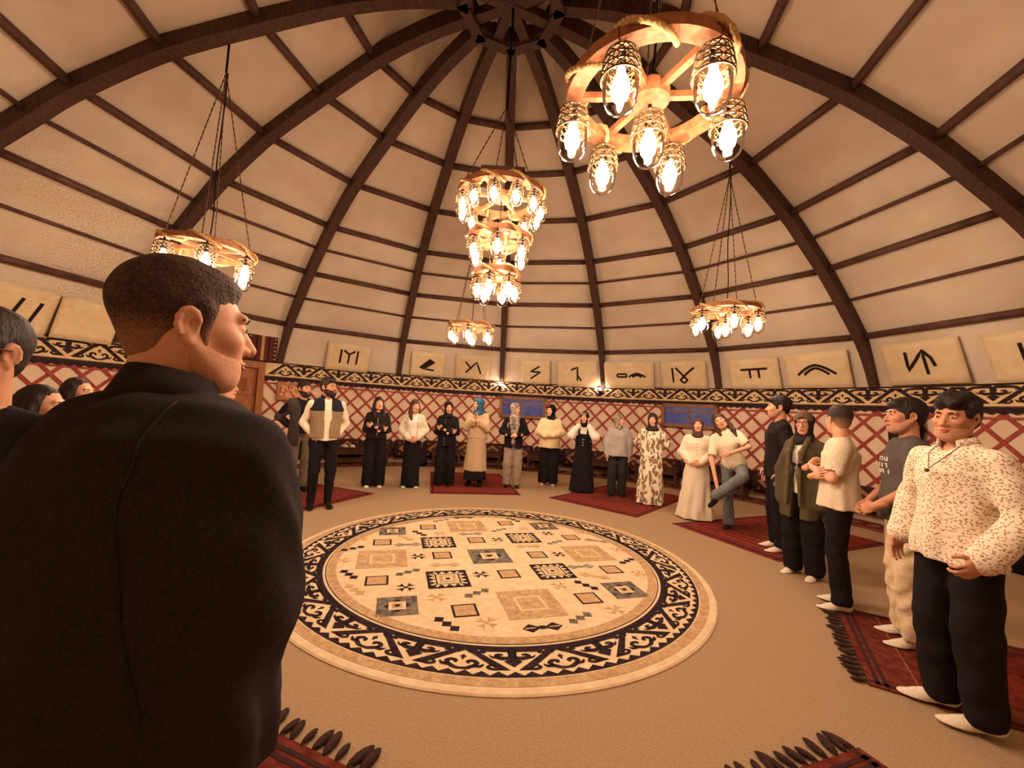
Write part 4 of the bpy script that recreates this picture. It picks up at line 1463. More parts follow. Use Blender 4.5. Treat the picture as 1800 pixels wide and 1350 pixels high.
class Person:
    def __init__(s, label, pos, az, h, sex='m', head_az=None, head_pitch=0, head_roll=0, girth=1.0, skin=None, arms=('side', 'side'), res=1.0, lean=0, legs=None, head_s=1.0, z0=0.0, shoulder=None):
        s.root = empty('person', (pos[0], pos[1], z0), math.radians(-az))
        s.root.scale = (h / 1.7,) * 3
        tag(s.root, label, 'person', 'people standing in a circle')
        s.sex, s.g, s.res = sex, girth, res
        s.skin = skin or SKIN
        s.sh = shoulder or (.185 if sex == 'm' else .158)
        s.girl = sex == 'f'
        g = girth
        s.L = {}
        for sd in (-1, 1):
            s.L[sd] = dict(hip=np.array([sd * .088, 0, .90]), knee=np.array([sd * .10, .02, .49]), ankle=np.array([sd * .105, -.02, .085]), toe=np.array([sd * .125, .15, .03]))
            if legs and sd in legs:
                for k_, v in legs[sd].items():
                    s.L[sd][k_] = np.array(v, float)
        s.A = {}
        for sd, kind in ((-1, arms[0]), (1, arms[1])):
            e, w, d, n, c = kind if isinstance(kind, tuple) else arms_preset(kind, s.sh)
            mir = np.array([sd, 1, 1]) if not isinstance(kind, tuple) else np.ones(3)
            s.A[sd] = dict(sh=np.array([sd * s.sh, -.01, 1.352]), el=np.array(e, float) * mir, wr=np.array(w, float) * mir, d=np.array(d, float) * mir, n=np.array(n, float) * mir, c=c)
        # crossing fore-arms must not share one place
        if arms[0] == 'cross' and arms[1] == 'cross':
            s.A[-1]['wr'] += np.array([0, .035, .035]); s.A[1]['wr'] += np.array([0, -.01, -.03])
        if arms[0] in ('clasp', 'waist') and arms[1] == arms[0]:
            s.A[-1]['wr'] += np.array([0, .02, .015])
        rel = 0 if head_az is None else -(head_az - az)
        rel = (rel + 180) % 360 - 180
        s.hR = rotz(rel) @ rotx(head_pitch) @ roty(head_roll)
        s.neck0 = np.array([0, -.02, 1.40]); s.hs = head_s
        s.hc = np.array([0, .012, 1.585])
        s.up_shift = np.zeros(3)
        s.lean = lean
        if lean:
            s._lean_upper(lean)
    def _lean_upper(s, deg):
        """bend the upper body sideways about the hips"""
        R = roty(deg); piv = np.array([0, 0, .95])
        s.LR, s.Lp = R, piv
        f = lambda p: piv + R @ (p - piv)
        for sd in (-1, 1):
            for k_ in ('sh', 'el', 'wr'):
                if not (k_ != 'sh' and s.A[sd].get('fixed')):
                    s.A[sd][k_] = f(s.A[sd][k_])
            for k_ in ('d', 'n'):
                s.A[sd][k_] = R @ s.A[sd][k_]
        s.neck0 = f(s.neck0); s.hc = f(s.hc); s.hR = R @ s.hR
    def U(s, p):
        p = np.array(p, float)
        return s.Lp + s.LR @ (p - s.Lp) if s.lean else p
    def hframe(s):
        return (s.hc, s.hR * s.hs)
    def HG(s):
        return G((s.hc, s.hR))
    def part(s, name, g, h, mt, label=None):
        v, f = g.grow(h * s.res)
        o = put(name, soft_mesh(name, [(v, f)], mt), s.root)
        if label:
            o['label'] = label
        return o
    # ---------------- the body itself: one mesh
    def body(s, legs=True, beard=False):
        q = s.g
        g = G()
        U = s.U
        g.ell(U((0, 0, 1.24)), (.145 * (.92 if s.girl else 1.0) * q, .09 * q, .19), k=.05, R=s.LR if s.lean else None)
        g.ell(U((0, 0, 1.04)), (.125 * q, .09 * q, .16), k=.05, R=s.LR if s.lean else None)
        g.ell((0, -.005, .92), (.14 * q, .095 * q, .10), k=.05)
        for sx in (-1, 1):
            g.rc(U((sx * .03, -.02, 1.405)), U((sx * (s.sh - .03), -.012, 1.355)), .045, .040, k=.03)
        g.rc(s.neck0, s.hc + s.hR @ np.array([0, -.02, -.06]), .056 if not s.girl else .047, .05 if not s.girl else .042, k=.03)
        for sd in (-1, 1):
            A = s.A[sd]
            t = .9 if s.girl else 1.0
            g.rc(A['sh'], A['el'], .047 * t, .037 * t, k=.03)
            g.rc(A['el'], A['wr'], .037 * t, .026 * t, k=.015)
            if legs:
                L = s.L[sd]
                g.rc(L['hip'], L['knee'], .078, .052, k=.03)
                g.rc(L['knee'], L['ankle'], .05, .034, k=.02)
        pc = [g.grow(.011)]
        # head, finer
        g = s.HG()
        f_ = .94 if s.girl else 1.0
        g.ell((0, -.016, .032), (.076 * f_, .097, .088), k=.02)
        g.ell((0, .026, -.034), (.060 * f_, .072, .080), k=.035)
        g.ell((0, .030, -.075), (.050 * f_, .050, .040), k=.03)
        g.rc((-.012, .066, -.099), (.012, .066, -.099), .020 * f_, k=.03)
        for sx in (-1, 1):
            g.ell((sx * .040 * f_, .060, -.020), (.024, .024, .022), k=.025)
            g.rc((sx * .058 * f_, -.004, -.045), (sx * .04, .045, -.092), .016, .016, k=.03)
        g.rc((-.036, .082, .030), (.036, .082, .030), .0105, k=.016)
        for sx in (-1, 1):
            g.ell((sx * .0315, .103, .008), (.019, .022, .013), k=.012, m='s')
            g.ell((sx * .0315, .078, .0075), (.0155, .0135, .012), k=.004)
        g.rc((0, .090, .012), (0, .114, -.030), .0075, .0115, k=.014)
        for sx in (-1, 1):
            g.ell((sx * .0125, .098, -.034), (.009, .011, .008), k=.008)
        g.ell((0, .091, -.060), (.024, .012, .0065), k=.008)
        g.ell((0, .089, -.072), (.020, .012, .0075), k=.008)
        g.box((0, .104, -.0655), (.044, .012, .0022), .001, k=.002, m='s')
        for sx in (-1, 1):
            g.ell((sx * .077 * f_, -.012, -.006), (.008, .018, .029), k=.008, R=roty(sx * 10) @ rotx(-8))
            g.ell((sx * .084 * f_, -.006, -.006), (.006, .009, .015), k=.004, m='s', R=rotx(-8))
            arc = [(sx * (.078 + .006 * math.sin(math.radians(q_) * .5)) * f_, -.014 + .017 * math.cos(math.radians(q_)), -.003 + .027 * math.sin(math.radians(q_))) for q_ in (20, 55, 90, 125, 160, 195, 230)]
            g.chain(arc, [.0042] * 7, k=.007)
            g.ell((sx * .077 * f_, -.012, -.033), (.006, .009, .010), k=.006)
        nk = .054 if not s.girl else .045
        g.rc((0, -.026, -.05), (0, -.03, -.15), nk, nk + .002, k=.025)
        pc.append(g.grow(.0048 * min(1.0, s.res)))
        for sd in (-1, 1):
            A = s.A[sd]
            g = G()
            hand(g, A['wr'], A['d'], A['n'], sd, A['c'])
            pc.append(g.grow(.0042 * min(1.0, s.res)))
        o = put('body', soft_mesh('body', pc, s.skin), s.root)
        s.body_o = o
        s.face()
        return s
    def hp(s, p):
        return tuple(s.hc + s.hR @ np.array(p, float))
    def face(s, brow=None):
        for sx in (-1, 1):
            mb = MB()
            c = np.array([sx * .0315, .0815, .0075])
            prof = [(.0001, -.012), (.006, -.0104), (.0104, -.006), (.012, 0), (.0104, .006), (.006, .0104), (.0001, .012)]
            vs, fs, n = [], [], 10
            for r_, z in prof:
                for k in range(n):
                    a = 2 * math.pi * k / n
                    vs.append(s.hp((c[0] + r_ * math.cos(a) * 1.15, c[1] + r_ * math.sin(a) * .95, c[2] + z * .42)))
            for i in range(len(prof) - 1):
                for k in range(n):
                    fs.append((i * n + k, i * n + (k + 1) % n, (i + 1) * n + (k + 1) % n, (i + 1) * n + k))
            mb.add(vs, fs)
            e = mb.build('eye', EYEW, s.root, True)
            mb = MB()
            vs = [s.hp((c[0] + .0050 * math.cos(2 * math.pi * k / 10), c[1] + .0118, c[2] + .0042 * math.sin(2 * math.pi * k / 10))) for k in range(10)]
            vs += [s.hp((c[0] + .0054 * math.cos(2 * math.pi * k / 10), c[1] + .008, c[2] + .0044 * math.sin(2 * math.pi * k / 10))) for k in range(10)]
            mb.add(vs, [tuple(range(9, -1, -1))] + [(k, (k + 1) % 10, 10 + (k + 1) % 10, 10 + k) for k in range(10)])
            mb.build('iris', EYED, e)
            mb = MB()
            w = .0045 if not s.girl else .003
            mb.tube([s.hp((sx * .014, .0955, .0275)), s.hp((sx * .03, .0945, .033)), s.hp((sx * .047, .081, .028))], [w * .8, w, w * .5], 6)
            mb.build('eyebrow', HAIRD, s.root, True)
        mb = MB()
        for z, r_ in ((-.0605, .0042), (-.0705, .0052)):
            mb.tube([s.hp((-.022, .093, -.0655)), s.hp((-.010, .1015, z)), s.hp((.010, .1015, z)), s.hp((.022, .093, -.0655))], [.001, r_, r_, .001], 6)
        mb.build('lips', LIP, s.root, True)
    # ---------------- hair and head wear
    def hair(s, mt=HAIRD, thick=.006, top=.0, fuzz=.002, long_=0, fringe=0, back=0, burn=True):
        """the hair shell sits up and back on the skull, so its rim runs into the skin at forehead, temples and nape"""
        g = s.HG()
        f_ = .94 if s.girl else 1.0
        t = thick - .006
        g.ell((0, -.026 - .3 * t, .040 + .4 * t), ((.081 + t * .8) * f_, .101 + t, .094 + t), k=.01)
        if top:
            g.ell((0, .004, .088), (.058 * f_, .076, .030 + top), k=.03)
        if fringe:
            g.ell((0, .066, .086), (.052, .026, .018 + fringe), k=.025)
        g.ell((0, -.075 + (.014 if thick < .008 else 0), -.030 - back), (.052, .034, .045), k=.03)
        if burn:
            for sx in (-1, 1):
                lo_ = -.046 if thick < .008 else -.012
                g.rc((sx * .0665 * f_, .012, .03), (sx * (.066 if lo_ > -.02 else .0575) * f_, .016, lo_), .014, .011, k=.015)
        if long_:
            for sx in (-1, 1):
                g.chain([(sx * .066, -.005, .05), (sx * .083, -.012, -.03), (sx * .090, -.005, -.12), (sx * .088, .045, -.20), (sx * .080, .085, -.27 - .08 * (long_ - 1))], [.026, .026, .032, .032, .016], k=.03)
            g.chain([(0, -.085, 0), (0, -.095, -.10), (0, -.105, -.24 - .05 * long_)], [.06, .065, .055], k=.04)
        g.crease(fuzz, 75 if fuzz > .004 else 90, .7, .3)
        s.part('hair', g, .0055 if s.res < .9 else .0065, mt)
        return s
    def beard(s, mt=BEARD, t=.006):
        g = s.HG()
        g.ell((0, .028, -.036), (.060 + t, .072 + t, .080 + t), k=.02)
        g.ell((0, .032, -.077), (.050 + t, .052 + t, .040 + t), k=.03)
        g.rc((-.012, .068, -.101), (.012, .068, -.101), .020 + t, k=.03)
        for sx in (-1, 1):
            g.rc((sx * .060, -.004, -.045), (sx * .042, .045, -.094), .016 + t, k=.03)
        kk = .006 if t > .004 else .022
        g.cut((0, .09, -.050), unit((0, .35, 1)), kk)
        g.cut((0, -.015, 0), (0, -1, 0), kk)
        g.ell((0, .104, -.066), (.020, .022, .010), k=.006, m='s')
        g.cut((0, .0, -.118), (0, -.3, -1))
        if t > .003:
            for sx in (-1, 1):
                g.rc((0, .097, -.0505), (sx * .026, .084, -.062), .0065, .005, k=.004)
        s.part('beard', g, .0045, mt)
        return s
    def hijab(s, mt, drape=1.0, tail=None, seed=0, mt_in=None):
        g = s.HG()
        g.ell((0, -.020, .036), (.090, .112, .103), k=.02)
        g.ell((0, .018, -.05), (.078, .088, .085), k=.04)
        g.rc((0, -.02, -.08), (0, -.02, -.16), .072, .085, k=.04)
        g.ell((0, .012, -.178), (.115 * drape, .10 * drape, .06), k=.05)
        g.ell((0, .115, -.024), (.0605, .092, .091), k=.012, m='s')
        if tail:
            for t in tail:
                g.chain([p[:3] for p in t], [p[3] for p in t], k=.03)
        g.crease(.005, 42, seed, 1.2)
        s.part('hijab', g, .0072, mt)
        return s
    def glasses(s, mt=None):
        mt = mt or BLACKM
        mb = MB()
        for sx in (-1, 1):
            pts = []
            for k in range(16):
                a = 2 * math.pi * k / 16
                pts.append(s.hp((sx * .034 + .027 * math.cos(a), .106 - .012 * abs(math.cos(a) * .5 + sx * .0 + .5 * sx * math.cos(a)), .004 + .021 * math.sin(a))))
            mb.tube(pts, .0022, 5, closed=True)
            mb.tube([s.hp((sx * .060, .098, .008)), s.hp((sx * .080, .05, .010)), s.hp((sx * .086, -.01, .008))], .002, 5)
        mb.tube([s.hp((-.008, .109, .008)), s.hp((0, .112, .011)), s.hp((.008, .109, .008))], .002, 5)
        mb.build('glasses', mt, s.root, True)
        return s
    # ---------------- clothes
    def torso(s, g, ease=.016, hem=.86, hemr=None, flare=0, chest=1.0):
        """shared upper-body volume"""
        q, U = s.g, s.U
        w = .94 if s.girl else 1.04
        RR = s.LR if s.lean else None
        g.ell(U((0, -.004, 1.27)), ((.150 * w + ease) * q, (.100 + ease) * q * chest, .185), k=.05, R=RR)
        if s.girl:
            for sx in (-1, 1):
                g.ell(U((sx * .062, .065, 1.235)), (.062, .05, .06), k=.05)
        for sx in (-1, 1):
            g.rc(U((sx * .045, -.022, 1.408)), U((sx * (s.sh - .02), -.012, 1.352)), .046, .044 + ease * .5, k=.03)
        a, b = (.140 + ease) * q, (.105 + ease) * q
        hr = hemr or ((.158 + ease) * q, (.118 + ease) * q)
        if s.lean:
            g.rc(U((0, 0, 1.2)), U((0, 0, 1.02)), a * .85, a * .85, k=.05)
            g.ell((0, 0, .95), (hr[0], hr[1], .12), k=.05)
        else:
            g.loft([(hem, hr[0] + flare, hr[1] + flare, 0, .0), (1.0, (a + hr[0]) / 2 + flare * .5, (b + hr[1]) / 2 + flare * .5, 0, .004), (1.16, a * 1.02, b, 0, .002), (1.28, a * 1.02, b * .95, 0, 0)], k=.05,
                   folds=((7, .03, 1.0, 1.2, hem), (11, .018, 2.0, 1.25, hem)))
        return g
    def sleeves(s, g, to='wrist', ease=.014, cuff=None, puff=0):
        t = .9 if s.girl else 1.0
        for sd in (-1, 1):
            A = s.A[sd]
            r0, r1, r2 = .045 * t + ease * .8, .041 * t + ease + puff, .030 * t + ease + (cuff or 0)
            if to == 'wrist':
                g.chain([A['sh'], A['el']], [r0, r1], k=.035)
                e = A['el'] + (A['wr'] - A['el']) * .96
                g.chain([A['el'], e], [r1, r2], k=.02)
            elif to == 'elbow':
                e = A['sh'] + (A['el'] - A['sh']) * .72
                g.rc(A['sh'], e, r0, r0 * 1.02, k=.03)
                dd = unit(A['el'] - A['sh'])
                g.rc(e + dd * (r0 * .45), e + dd * (r0 * .45 + .05), r0 * .80, r0 * 1.05, k=.006, m='s')
            elif to == 'forearm':
                e = A['el'] + (A['wr'] - A['el']) * .5
                g.chain([A['sh'], A['el'], e], [r0, r1, r1 * .95], k=.03)
        return g
    def top(s, name, mt, sleeves='wrist', ease=.016, hem=.86, flare=0, hemr=None, amp=.006, open_=None, cuff=None, puff=0, freq=22, seed=0, chest=1.0, h=.0095, label=None, extra=None, vneck=0):
        g = G()
        s.torso(g, ease, hem, hemr, flare, chest)
        if sleeves:
            s.sleeves(g, sleeves, ease if sleeves != 'elbow' else ease + .008, cuff, puff)
        if extra:
            extra(g)
        if open_:
            w0, w1 = open_            # half widths of the front opening, bottom and top
            g.box((0, .20, .945), ((w0) * 2, .36, 1.0), .02, k=.02, m='s')
            g.box((0, .20, 1.32), ((w1) * 2, .30, .34), .03, k=.03, m='s')
        # neck opening
        g.rc(s.U((0, .012, 1.445)), s.U((0, .05, 1.52)), .058, .085, k=.012, m='s')
        if vneck:
            g.chain([(0, .085, 1.45), (0, .135, 1.40), (0, .165, 1.40 - vneck)], [.05, .034, .010], k=.008, m='s')
        g.crease(amp, freq, seed)
        s.part(name, g, h, mt, label)
        return s
    def trousers(s, mt, ease=.012, ankle=.0, hem=.06, name='trousers', amp=.005, knee=.0, seed=1., freq=26, waist=1.04, h=.0095):
        g = G()
        q = s.g
        t = .96 if s.girl else 1.0
        hipw = .150 if s.girl else .145
        g.ell((0, -.008, .945), ((hipw + ease) * q, (.105 + ease) * q, .115), k=.05)
        g.ell((0, -.035, .90), (.13 * q, .09 * q, .10), k=.05)
        for sd in (-1, 1):
            L = s.L[sd]
            g.rc(L['hip'], L['knee'], (.080 * t + ease) * (1 + (q - 1) * .6), .060 * t + ease + knee, k=.02)
            d = unit(L['ankle'] - L['knee'])
            g.rc(L['knee'], L['ankle'] + d * .0, .060 * t + ease + knee, .042 + ease + ankle, k=.015)
        if not any('free' in str(x) for x in ()):
            g.cut((0, 0, waist), (0, 0, 1))
            if hem:
                g.cut((0, 0, hem), (0, 0, -1))
        g.crease(amp, freq, seed, .9)
        s.part(name, g, h, mt)
        return s
    def skirt(s, mt, secs, name='skirt', folds=((9, .06, 0, .9, .1), (14, .03, 1, .8, .1)), amp=.003, h=.0105, seed=0, extra=None, label=None):
        g = G()
        g.loft(secs, k=.02, folds=folds)
        if extra:
            extra(g)
        g.crease(amp, 18, seed, .2)
        s.part(name, g, h, mt, label)
        return s
    def feet(s, mt, name='sock', up=.13, big=1.0, sd_only=None):
        for sd in (-1, 1):
            if sd_only and sd != sd_only:
                continue
            L = s.L[sd]
            a, t = L['ankle'], L['toe']
            f = t - a; f = f / np.linalg.norm(f)
            lat = unit(np.cross((0, 0, 1), f) if abs(f[2]) < .95 else (1, 0, 0))
            up_ = np.cross(f, lat)
            g = G()
            base = a + np.array([0, 0, -.05]) if abs(f[2]) < .6 else a - up_ * .05
            heel = base - f * .035
            R = np.stack([lat, f, up_], 1)
            g.ell(heel + f * .0, (.034 * big, .042 * big, .038), k=.03, R=R)
            g.ell(heel + f * .15, (.044 * big, .07 * big, .028 * big), k=.05, R=R)
            g.ell(heel + f * .205, (.038 * big, .035 * big, .022 * big), k=.03, R=R)
            g.rc(heel + f * .03 + up_ * .02, heel + f * .13 + up_ * .005, .036 * big, .03 * big, k=.03)
            g.rc(a + np.array([0, 0, -.01]), a + unit(L['knee'] - a) * (up - .06), .042, .044, k=.03)
            if abs(f[2]) < .6 and base[2] < .08:
                g.cut((0, 0, .004), (0, 0, -1), k=.004)
            s.part(name, g, .007, mt)
        return s
    def collar(s, mt, r=.066, hgt=.03, tilt=-14, z=1.435, th=.008, gap=.35, name='collar', y=-.008):
        """a folded collar: ring open at the front"""
        mb = MB()
        n = 28
        vs, fs = [], []
        R = rotx(tilt)
        for i in range(n + 1):
            a = math.pi / 2 + gap + (2 * math.pi - 2 * gap) * i / n
            for rr, zz in ((r, -hgt * .5), (r * .93, hgt * .5), (r * .93 + th, hgt * .5), (r + th * 2.2, -hgt * .6)):
                p = R @ np.array([rr * math.cos(a), rr * math.sin(a) * .95, zz])
                vs.append(tuple(s.U(p + np.array([0, y, z]))))
        for i in range(n):
            for p in range(4):
                fs.append((4 * i + p, 4 * i + 4 + p, 4 * i + 4 + (p + 1) % 4, 4 * i + (p + 1) % 4))
        fs += [(0, 1, 2, 3), (4 * n + 3, 4 * n + 2, 4 * n + 1, 4 * n)]
        mb.add(vs, fs).build(name, mt, s.root, True)
        return s
    def stick(s, name, boxes, mt, target, off=.002, facing=(0, -1, 0)):
        """small flat marks pressed on the front of a garment: boxes = (x, z, w, h)"""
        from mathutils.bvhtree import BVHTree
        me = target.data
        bvh = BVHTree.FromPolygons([v.co for v in me.vertices], [p.vertices for p in me.polygons])
        mb = MB()
        for x, z, w, h_ in boxes:
            hit = bvh.ray_cast(Vector((x, .6, z)), Vector((0, -1, 0)))
            if hit[0] is None:
                continue
            nrm = hit[1]
            q = nrm.to_track_quat('Y', 'Z').to_matrix()
            mb.box(hit[0] + nrm * off, (w, .004, h_), R=q)
        if mb.v:
            return mb.build(name, mt, s.root)
    def child(s, name):
        return [c for c in s.root.children if c.name.split('.')[0] == name][-1]
# ================================================================== THE PEOPLE, one by one
BLK = cloth('black', srgb(26, 22, 24), srgb(36, 30, 32))
BLK2 = cloth('black_warm', srgb(32, 26, 25), srgb(44, 36, 34))
NAVY = cloth('navy', srgb(28, 28, 36), srgb(38, 36, 44))
CHAR = cloth('charcoal', srgb(62, 54, 52), srgb(76, 66, 62), 120)
GREYT = cloth('grey_tee', srgb(84, 76, 72), srgb(98, 88, 82), 120)
TAUPE = cloth('taupe', srgb(150, 126, 98), srgb(136, 112, 86), 90)
CREAM = cloth('cream', srgb(238, 222, 198), srgb(228, 208, 180))
IVORY = cloth('ivory', srgb(240, 216, 172), srgb(230, 204, 158))
WHITE = cloth('white', srgb(244, 236, 224), srgb(234, 222, 206))
KHAKI = cloth('khaki', srgb(128, 112, 94), srgb(112, 98, 82))
BEIGE = cloth('beige_coat', srgb(204, 178, 144), srgb(192, 164, 130))
GREIGE = cloth('greige', srgb(168, 148, 128), srgb(150, 132, 114))
GREYB = cloth('grey_blouse', srgb(178, 168, 162), srgb(164, 154, 148))
JEANS = cloth('jeans', srgb(128, 130, 128), srgb(104, 108, 112), 40)
DJEAN = cloth('dark_jeans', srgb(52, 48, 50), srgb(40, 38, 42), 40)
OLIVE = cloth('olive', srgb(96, 84, 62), srgb(82, 72, 52), 130)
OLIVE2 = cloth('olive_scarf', srgb(120, 108, 70), srgb(96, 84, 56), 40)
DENIM = cloth('pale_denim', srgb(224, 212, 190), srgb(200, 186, 162), 25)
SOCKW = cloth('sock_white', srgb(240, 226, 206), srgb(226, 208, 184))
SOCKB = cloth('sock_black', srgb(24, 20, 22), srgb(32, 28, 28))
CHINO = cloth('cream_chino', srgb(230, 206, 170), srgb(216, 190, 152), 30)
BROWNH = cloth('brown_hijab', srgb(92, 64, 62), srgb(80, 54, 54))
DUSKH = cloth('dark_hijab', srgb(58, 48, 46), srgb(48, 40, 40))
BLUEH = cloth('blue_hijab', srgb(60, 104, 132), srgb(48, 88, 116))
FLORAL = cells('cloth_floral', srgb(240, 224, 200), srgb(170, 134, 98), scale=74, thresh=.33, warp=1.4, stretch=(1, 1, 1.25), soft=.10)
SHAPES = cells('cloth_shapes', srgb(238, 224, 196), srgb(140, 116, 88), scale=15, thresh=.50, warp=2.4, stretch=(1.2, 1.2, .62), soft=.02)
SCARFP = cells('cloth_scarf', srgb(170, 154, 138), srgb(84, 76, 72), scale=34, thresh=.42, warp=2.0, soft=.1)
TEESHAD = cloth('offwhite_tee', srgb(236, 220, 192), srgb(222, 204, 174))
BUTTON = mat('button', srgb(220, 200, 170), None, rough=.4)

def buttons(p, target, zs, x=0, w=.012, mt=BUTTON):
    p.stick('button', [(x, z, w, w) for z in zs], mt, p.child(target), .003)

# --- 1 man in grey cardigan
p = Person('bearded man in a dark grey cardigan over a black tee, hands behind his back', (-3.36, 6.74), 128, 1.76, head_az=118, arms=('behind', 'behind'), skin=SKIN2, res=1.15, z0=.0125)
p.body().hair(top=.012, thick=.012).beard()
p.top('tee', BLK, 'elbow', .010, .90, seed=2).top('cardigan', CHAR, 'wrist', .024, .72, .01, open_=(.085, .07), seed=5, amp=.007)
p.trousers(KHAKI, .012, .012, seed=3).feet(SOCKB)
# --- 2 man in vest
p = Person('bearded man with glasses in a taupe vest and cream shirt, hands in pockets', (-2.58, 5.86), 148, 1.79, head_az=112, head_pitch=4, arms=('pocket', 'pocket'), skin=SKIN2, girth=1.08, res=1.05, z0=.0125)
p.body().hair(top=.012, thick=.012, fringe=.004).beard(t=.007).glasses(mat('red_frames', srgb(120, 40, 32), None, rough=.4))
p.trousers(BLK, .010, -.004, seed=4, amp=.006)
p.top('shirt', CREAM, 'wrist', .012, .885, seed=1, chest=1.0).collar(CREAM)
p.top('vest', TAUPE, None, .028, .915, .004, open_=(.032, .045), seed=7, amp=.004)
def yoke(pp, mt):
    g = G(); pp.torso(g, .034, .86)
    g.cut((0, 0, 1.27), (0, 0, -1))
    g.box((0, .2, 1.32), (.085, .32, .5), .03, k=.02, m='s')
    g.rc((0, .012, 1.445), (0, .05, 1.52), .06, .085, k=.012, m='s')
    for sd in (-1, 1):
        g.cut((sd * (pp.sh + .028), 0, 1.3), (sd, 0, 0))
    pp.part('vest_yoke', g, .009, mt)
yoke(p, NAVY)
p.collar(NAVY, .078, .05, z=1.455, gap=.55, name='vest_collar')
p.feet(SOCKB, up=.2)
# --- 3 black bomber jacket
p = Person('long-haired woman in a black bomber jacket and black trousers, arms folded', (-2.37, 7.48), 160, 1.59, 'f', head_az=148, head_pitch=5, arms=('cross', 'cross'), res=1.15)
p.body().hair(HAIRD, long_=1.0, thick=.012, burn=False)
p.trousers(BLK, .022, .045, .02, knee=.03).top('jacket', BLK2, 'wrist', .026, .93, .015, seed=2, amp=.008)
p.collar(BLK2, .072, .045, gap=.5)
p.stick('zip', [(.0, 1.0 + .02 * i, .006, .018) for i in range(16)], BUTTON, p.child('jacket'))
p.feet(SOCKW, 'shoe', big=1.1)
# --- 4 pale denim jacket
p = Person('dark-haired woman in a pale denim jacket and wide black trousers, hands clasped low', (-1.76, 7.67), 166, 1.58, 'f', head_az=142, head_pitch=-4, arms=('clasp', 'clasp'), res=1.15)
p.body().hair(HAIRB, long_=1.0, thick=.012, burn=False)
p.skirt(BLK, [(.03, .185, .15), (.5, .17, .14), (.9, .165, .125), (1.05, .135, .105)], 'wide_trousers', folds=((6, .05, .5, .8, .0), (2, .05, 0, .7, 0)))
p.top('blouse', WHITE, None, .012, .98).top('jacket', DENIM, 'wrist', .026, .92, .02, open_=(.05, .06), amp=.008, seed=3)
p.collar(DENIM, .075, .05, gap=.6).feet(SOCKW, 'shoe', big=1.1)
# --- 5 black hijab, folded arms
p = Person('woman in a black hijab and long black jacket, arms folded', (-1.18, 7.95), 176, 1.57, 'f', head_az=166, arms=('cross', 'cross'), res=1.15, z0=.0125)
p.body().hijab(BLK2, 1.0, seed=1)
p.trousers(BLK, .022, .04, .03, knee=.03).top('jacket', BLK, 'wrist', .024, .80, .01, seed=4, amp=.007)
buttons(p, 'jacket', (.84, .90, .96, 1.28, 1.34), .04)
p.feet(SOCKB, 'shoe')
# --- 6 beige coat
p = Person('woman in a long beige coat and blue hijab, palms pressed together', (-.62, 8.07), 186, 1.67, 'f', head_az=232, arms=('pray', 'pray'), res=1.15, z0=.0125)
p.body().hijab(BLUEH, .95, seed=2, tail=[[(0, -.08, -.1, .05), (0, -.10, -.2, .04)]])
p.skirt(BLK, [(.13, .22, .19), (.5, .18, .15), (.95, .14, .11)], 'skirt')
p.skirt(BEIGE, [(.30, .225, .19, 0, 0), (.6, .20, .165), (.95, .185, .15), (1.05, .165, .135), (1.2, .16, .13)], 'coat_skirt', folds=((5, .05, .4, 1.0, .3), (9, .025, 1, .9, .3)))
p.top('coat', BEIGE, 'wrist', .028, .93, .02, seed=6, amp=.008).feet(SOCKB, 'shoe')
p.collar(BEIGE, .085, .05, gap=.7, z=1.43)
# --- 7 patterned scarf
p = Person('woman in a black cardigan with a grey patterned scarf, hands joined at the waist', (.10, 8.17), 181, 1.62, 'f', head_az=135, arms=('waist', 'waist'), res=1.15, z0=.0125)
p.body().hijab(SCARFP, 1.05, seed=3)
p.trousers(GREIGE, .02, .02, .04, knee=.02).top('shirt', SCARFP, None, .014, .90).top('cardigan', BLK, 'wrist', .026, .80, .02, open_=(.03, .055), seed=2)
g = G()
for sx in (-1, 1):
    g.chain([(sx * .06, .09, 1.42), (sx * .055, .165, 1.28), (sx * .04, .185, 1.12)], [.045, .045, .035], k=.03)
g.chain([(.03, .17, 1.05), (.02, .175, .90)], [.03, .035], k=.03)
g.crease(.007, 34, 1, .2); p.part('scarf_ends', g, .009, SCARFP)
p.feet(SOCKB, 'shoe')
# --- 8 cream shirt
p = Person('woman in an oversized cream shirt, black hijab and black trousers, fingers together', (.85, 8.65), 190, 1.65, 'f', head_az=216, arms=('waist', 'waist'), girth=1.06, res=1.15)
p.body().hijab(BLK, .85, seed=4)
p.trousers(BLK, .03, .03, .05, knee=.03).top('shirt', IVORY, 'wrist', .034, .80, .03, seed=8, amp=.009, puff=.006)
p.collar(IVORY, .078, .04, gap=.25, z=1.44)
p.feet(SKIN, 'foot')
# --- 9 black pinafore
p = Person('woman in a black pinafore dress over puffed white sleeves, hands at her cheeks', (1.46, 8.13), 196, 1.53, 'f', head_az=204, arms=('cheek', 'cheek'), res=1.15, z0=.0125)
p.body().hijab(BLK2, .7, seed=5)
p.top('blouse', WHITE, 'wrist', .022, .98, seed=3, puff=.035, cuff=.0, amp=.008)
def pin(g):
    g.loft([(.02, .265, .22), (.4, .23, .19), (.8, .19, .155), (1.02, .175, .155), (1.15, .172, .165), (1.235, .165, .165)], k=.03, folds=((7, .05, .3, .9, .1), (12, .025, 0, .8, .1)))
    for sx in (-1, 1):
        g.chain([(sx * .085, .145, 1.22), (sx * .095, .10, 1.34), (sx * .1, -.01, 1.415), (sx * .09, -.12, 1.28)], [.022, .022, .02, .022], k=.01)
g = G(); pin(g); g.crease(.003, 18, 1, .2); p.part('pinafore', g, .0105, BLK)
buttons(p, 'pinafore', (1.0, 1.06, 1.12), 0, .02)
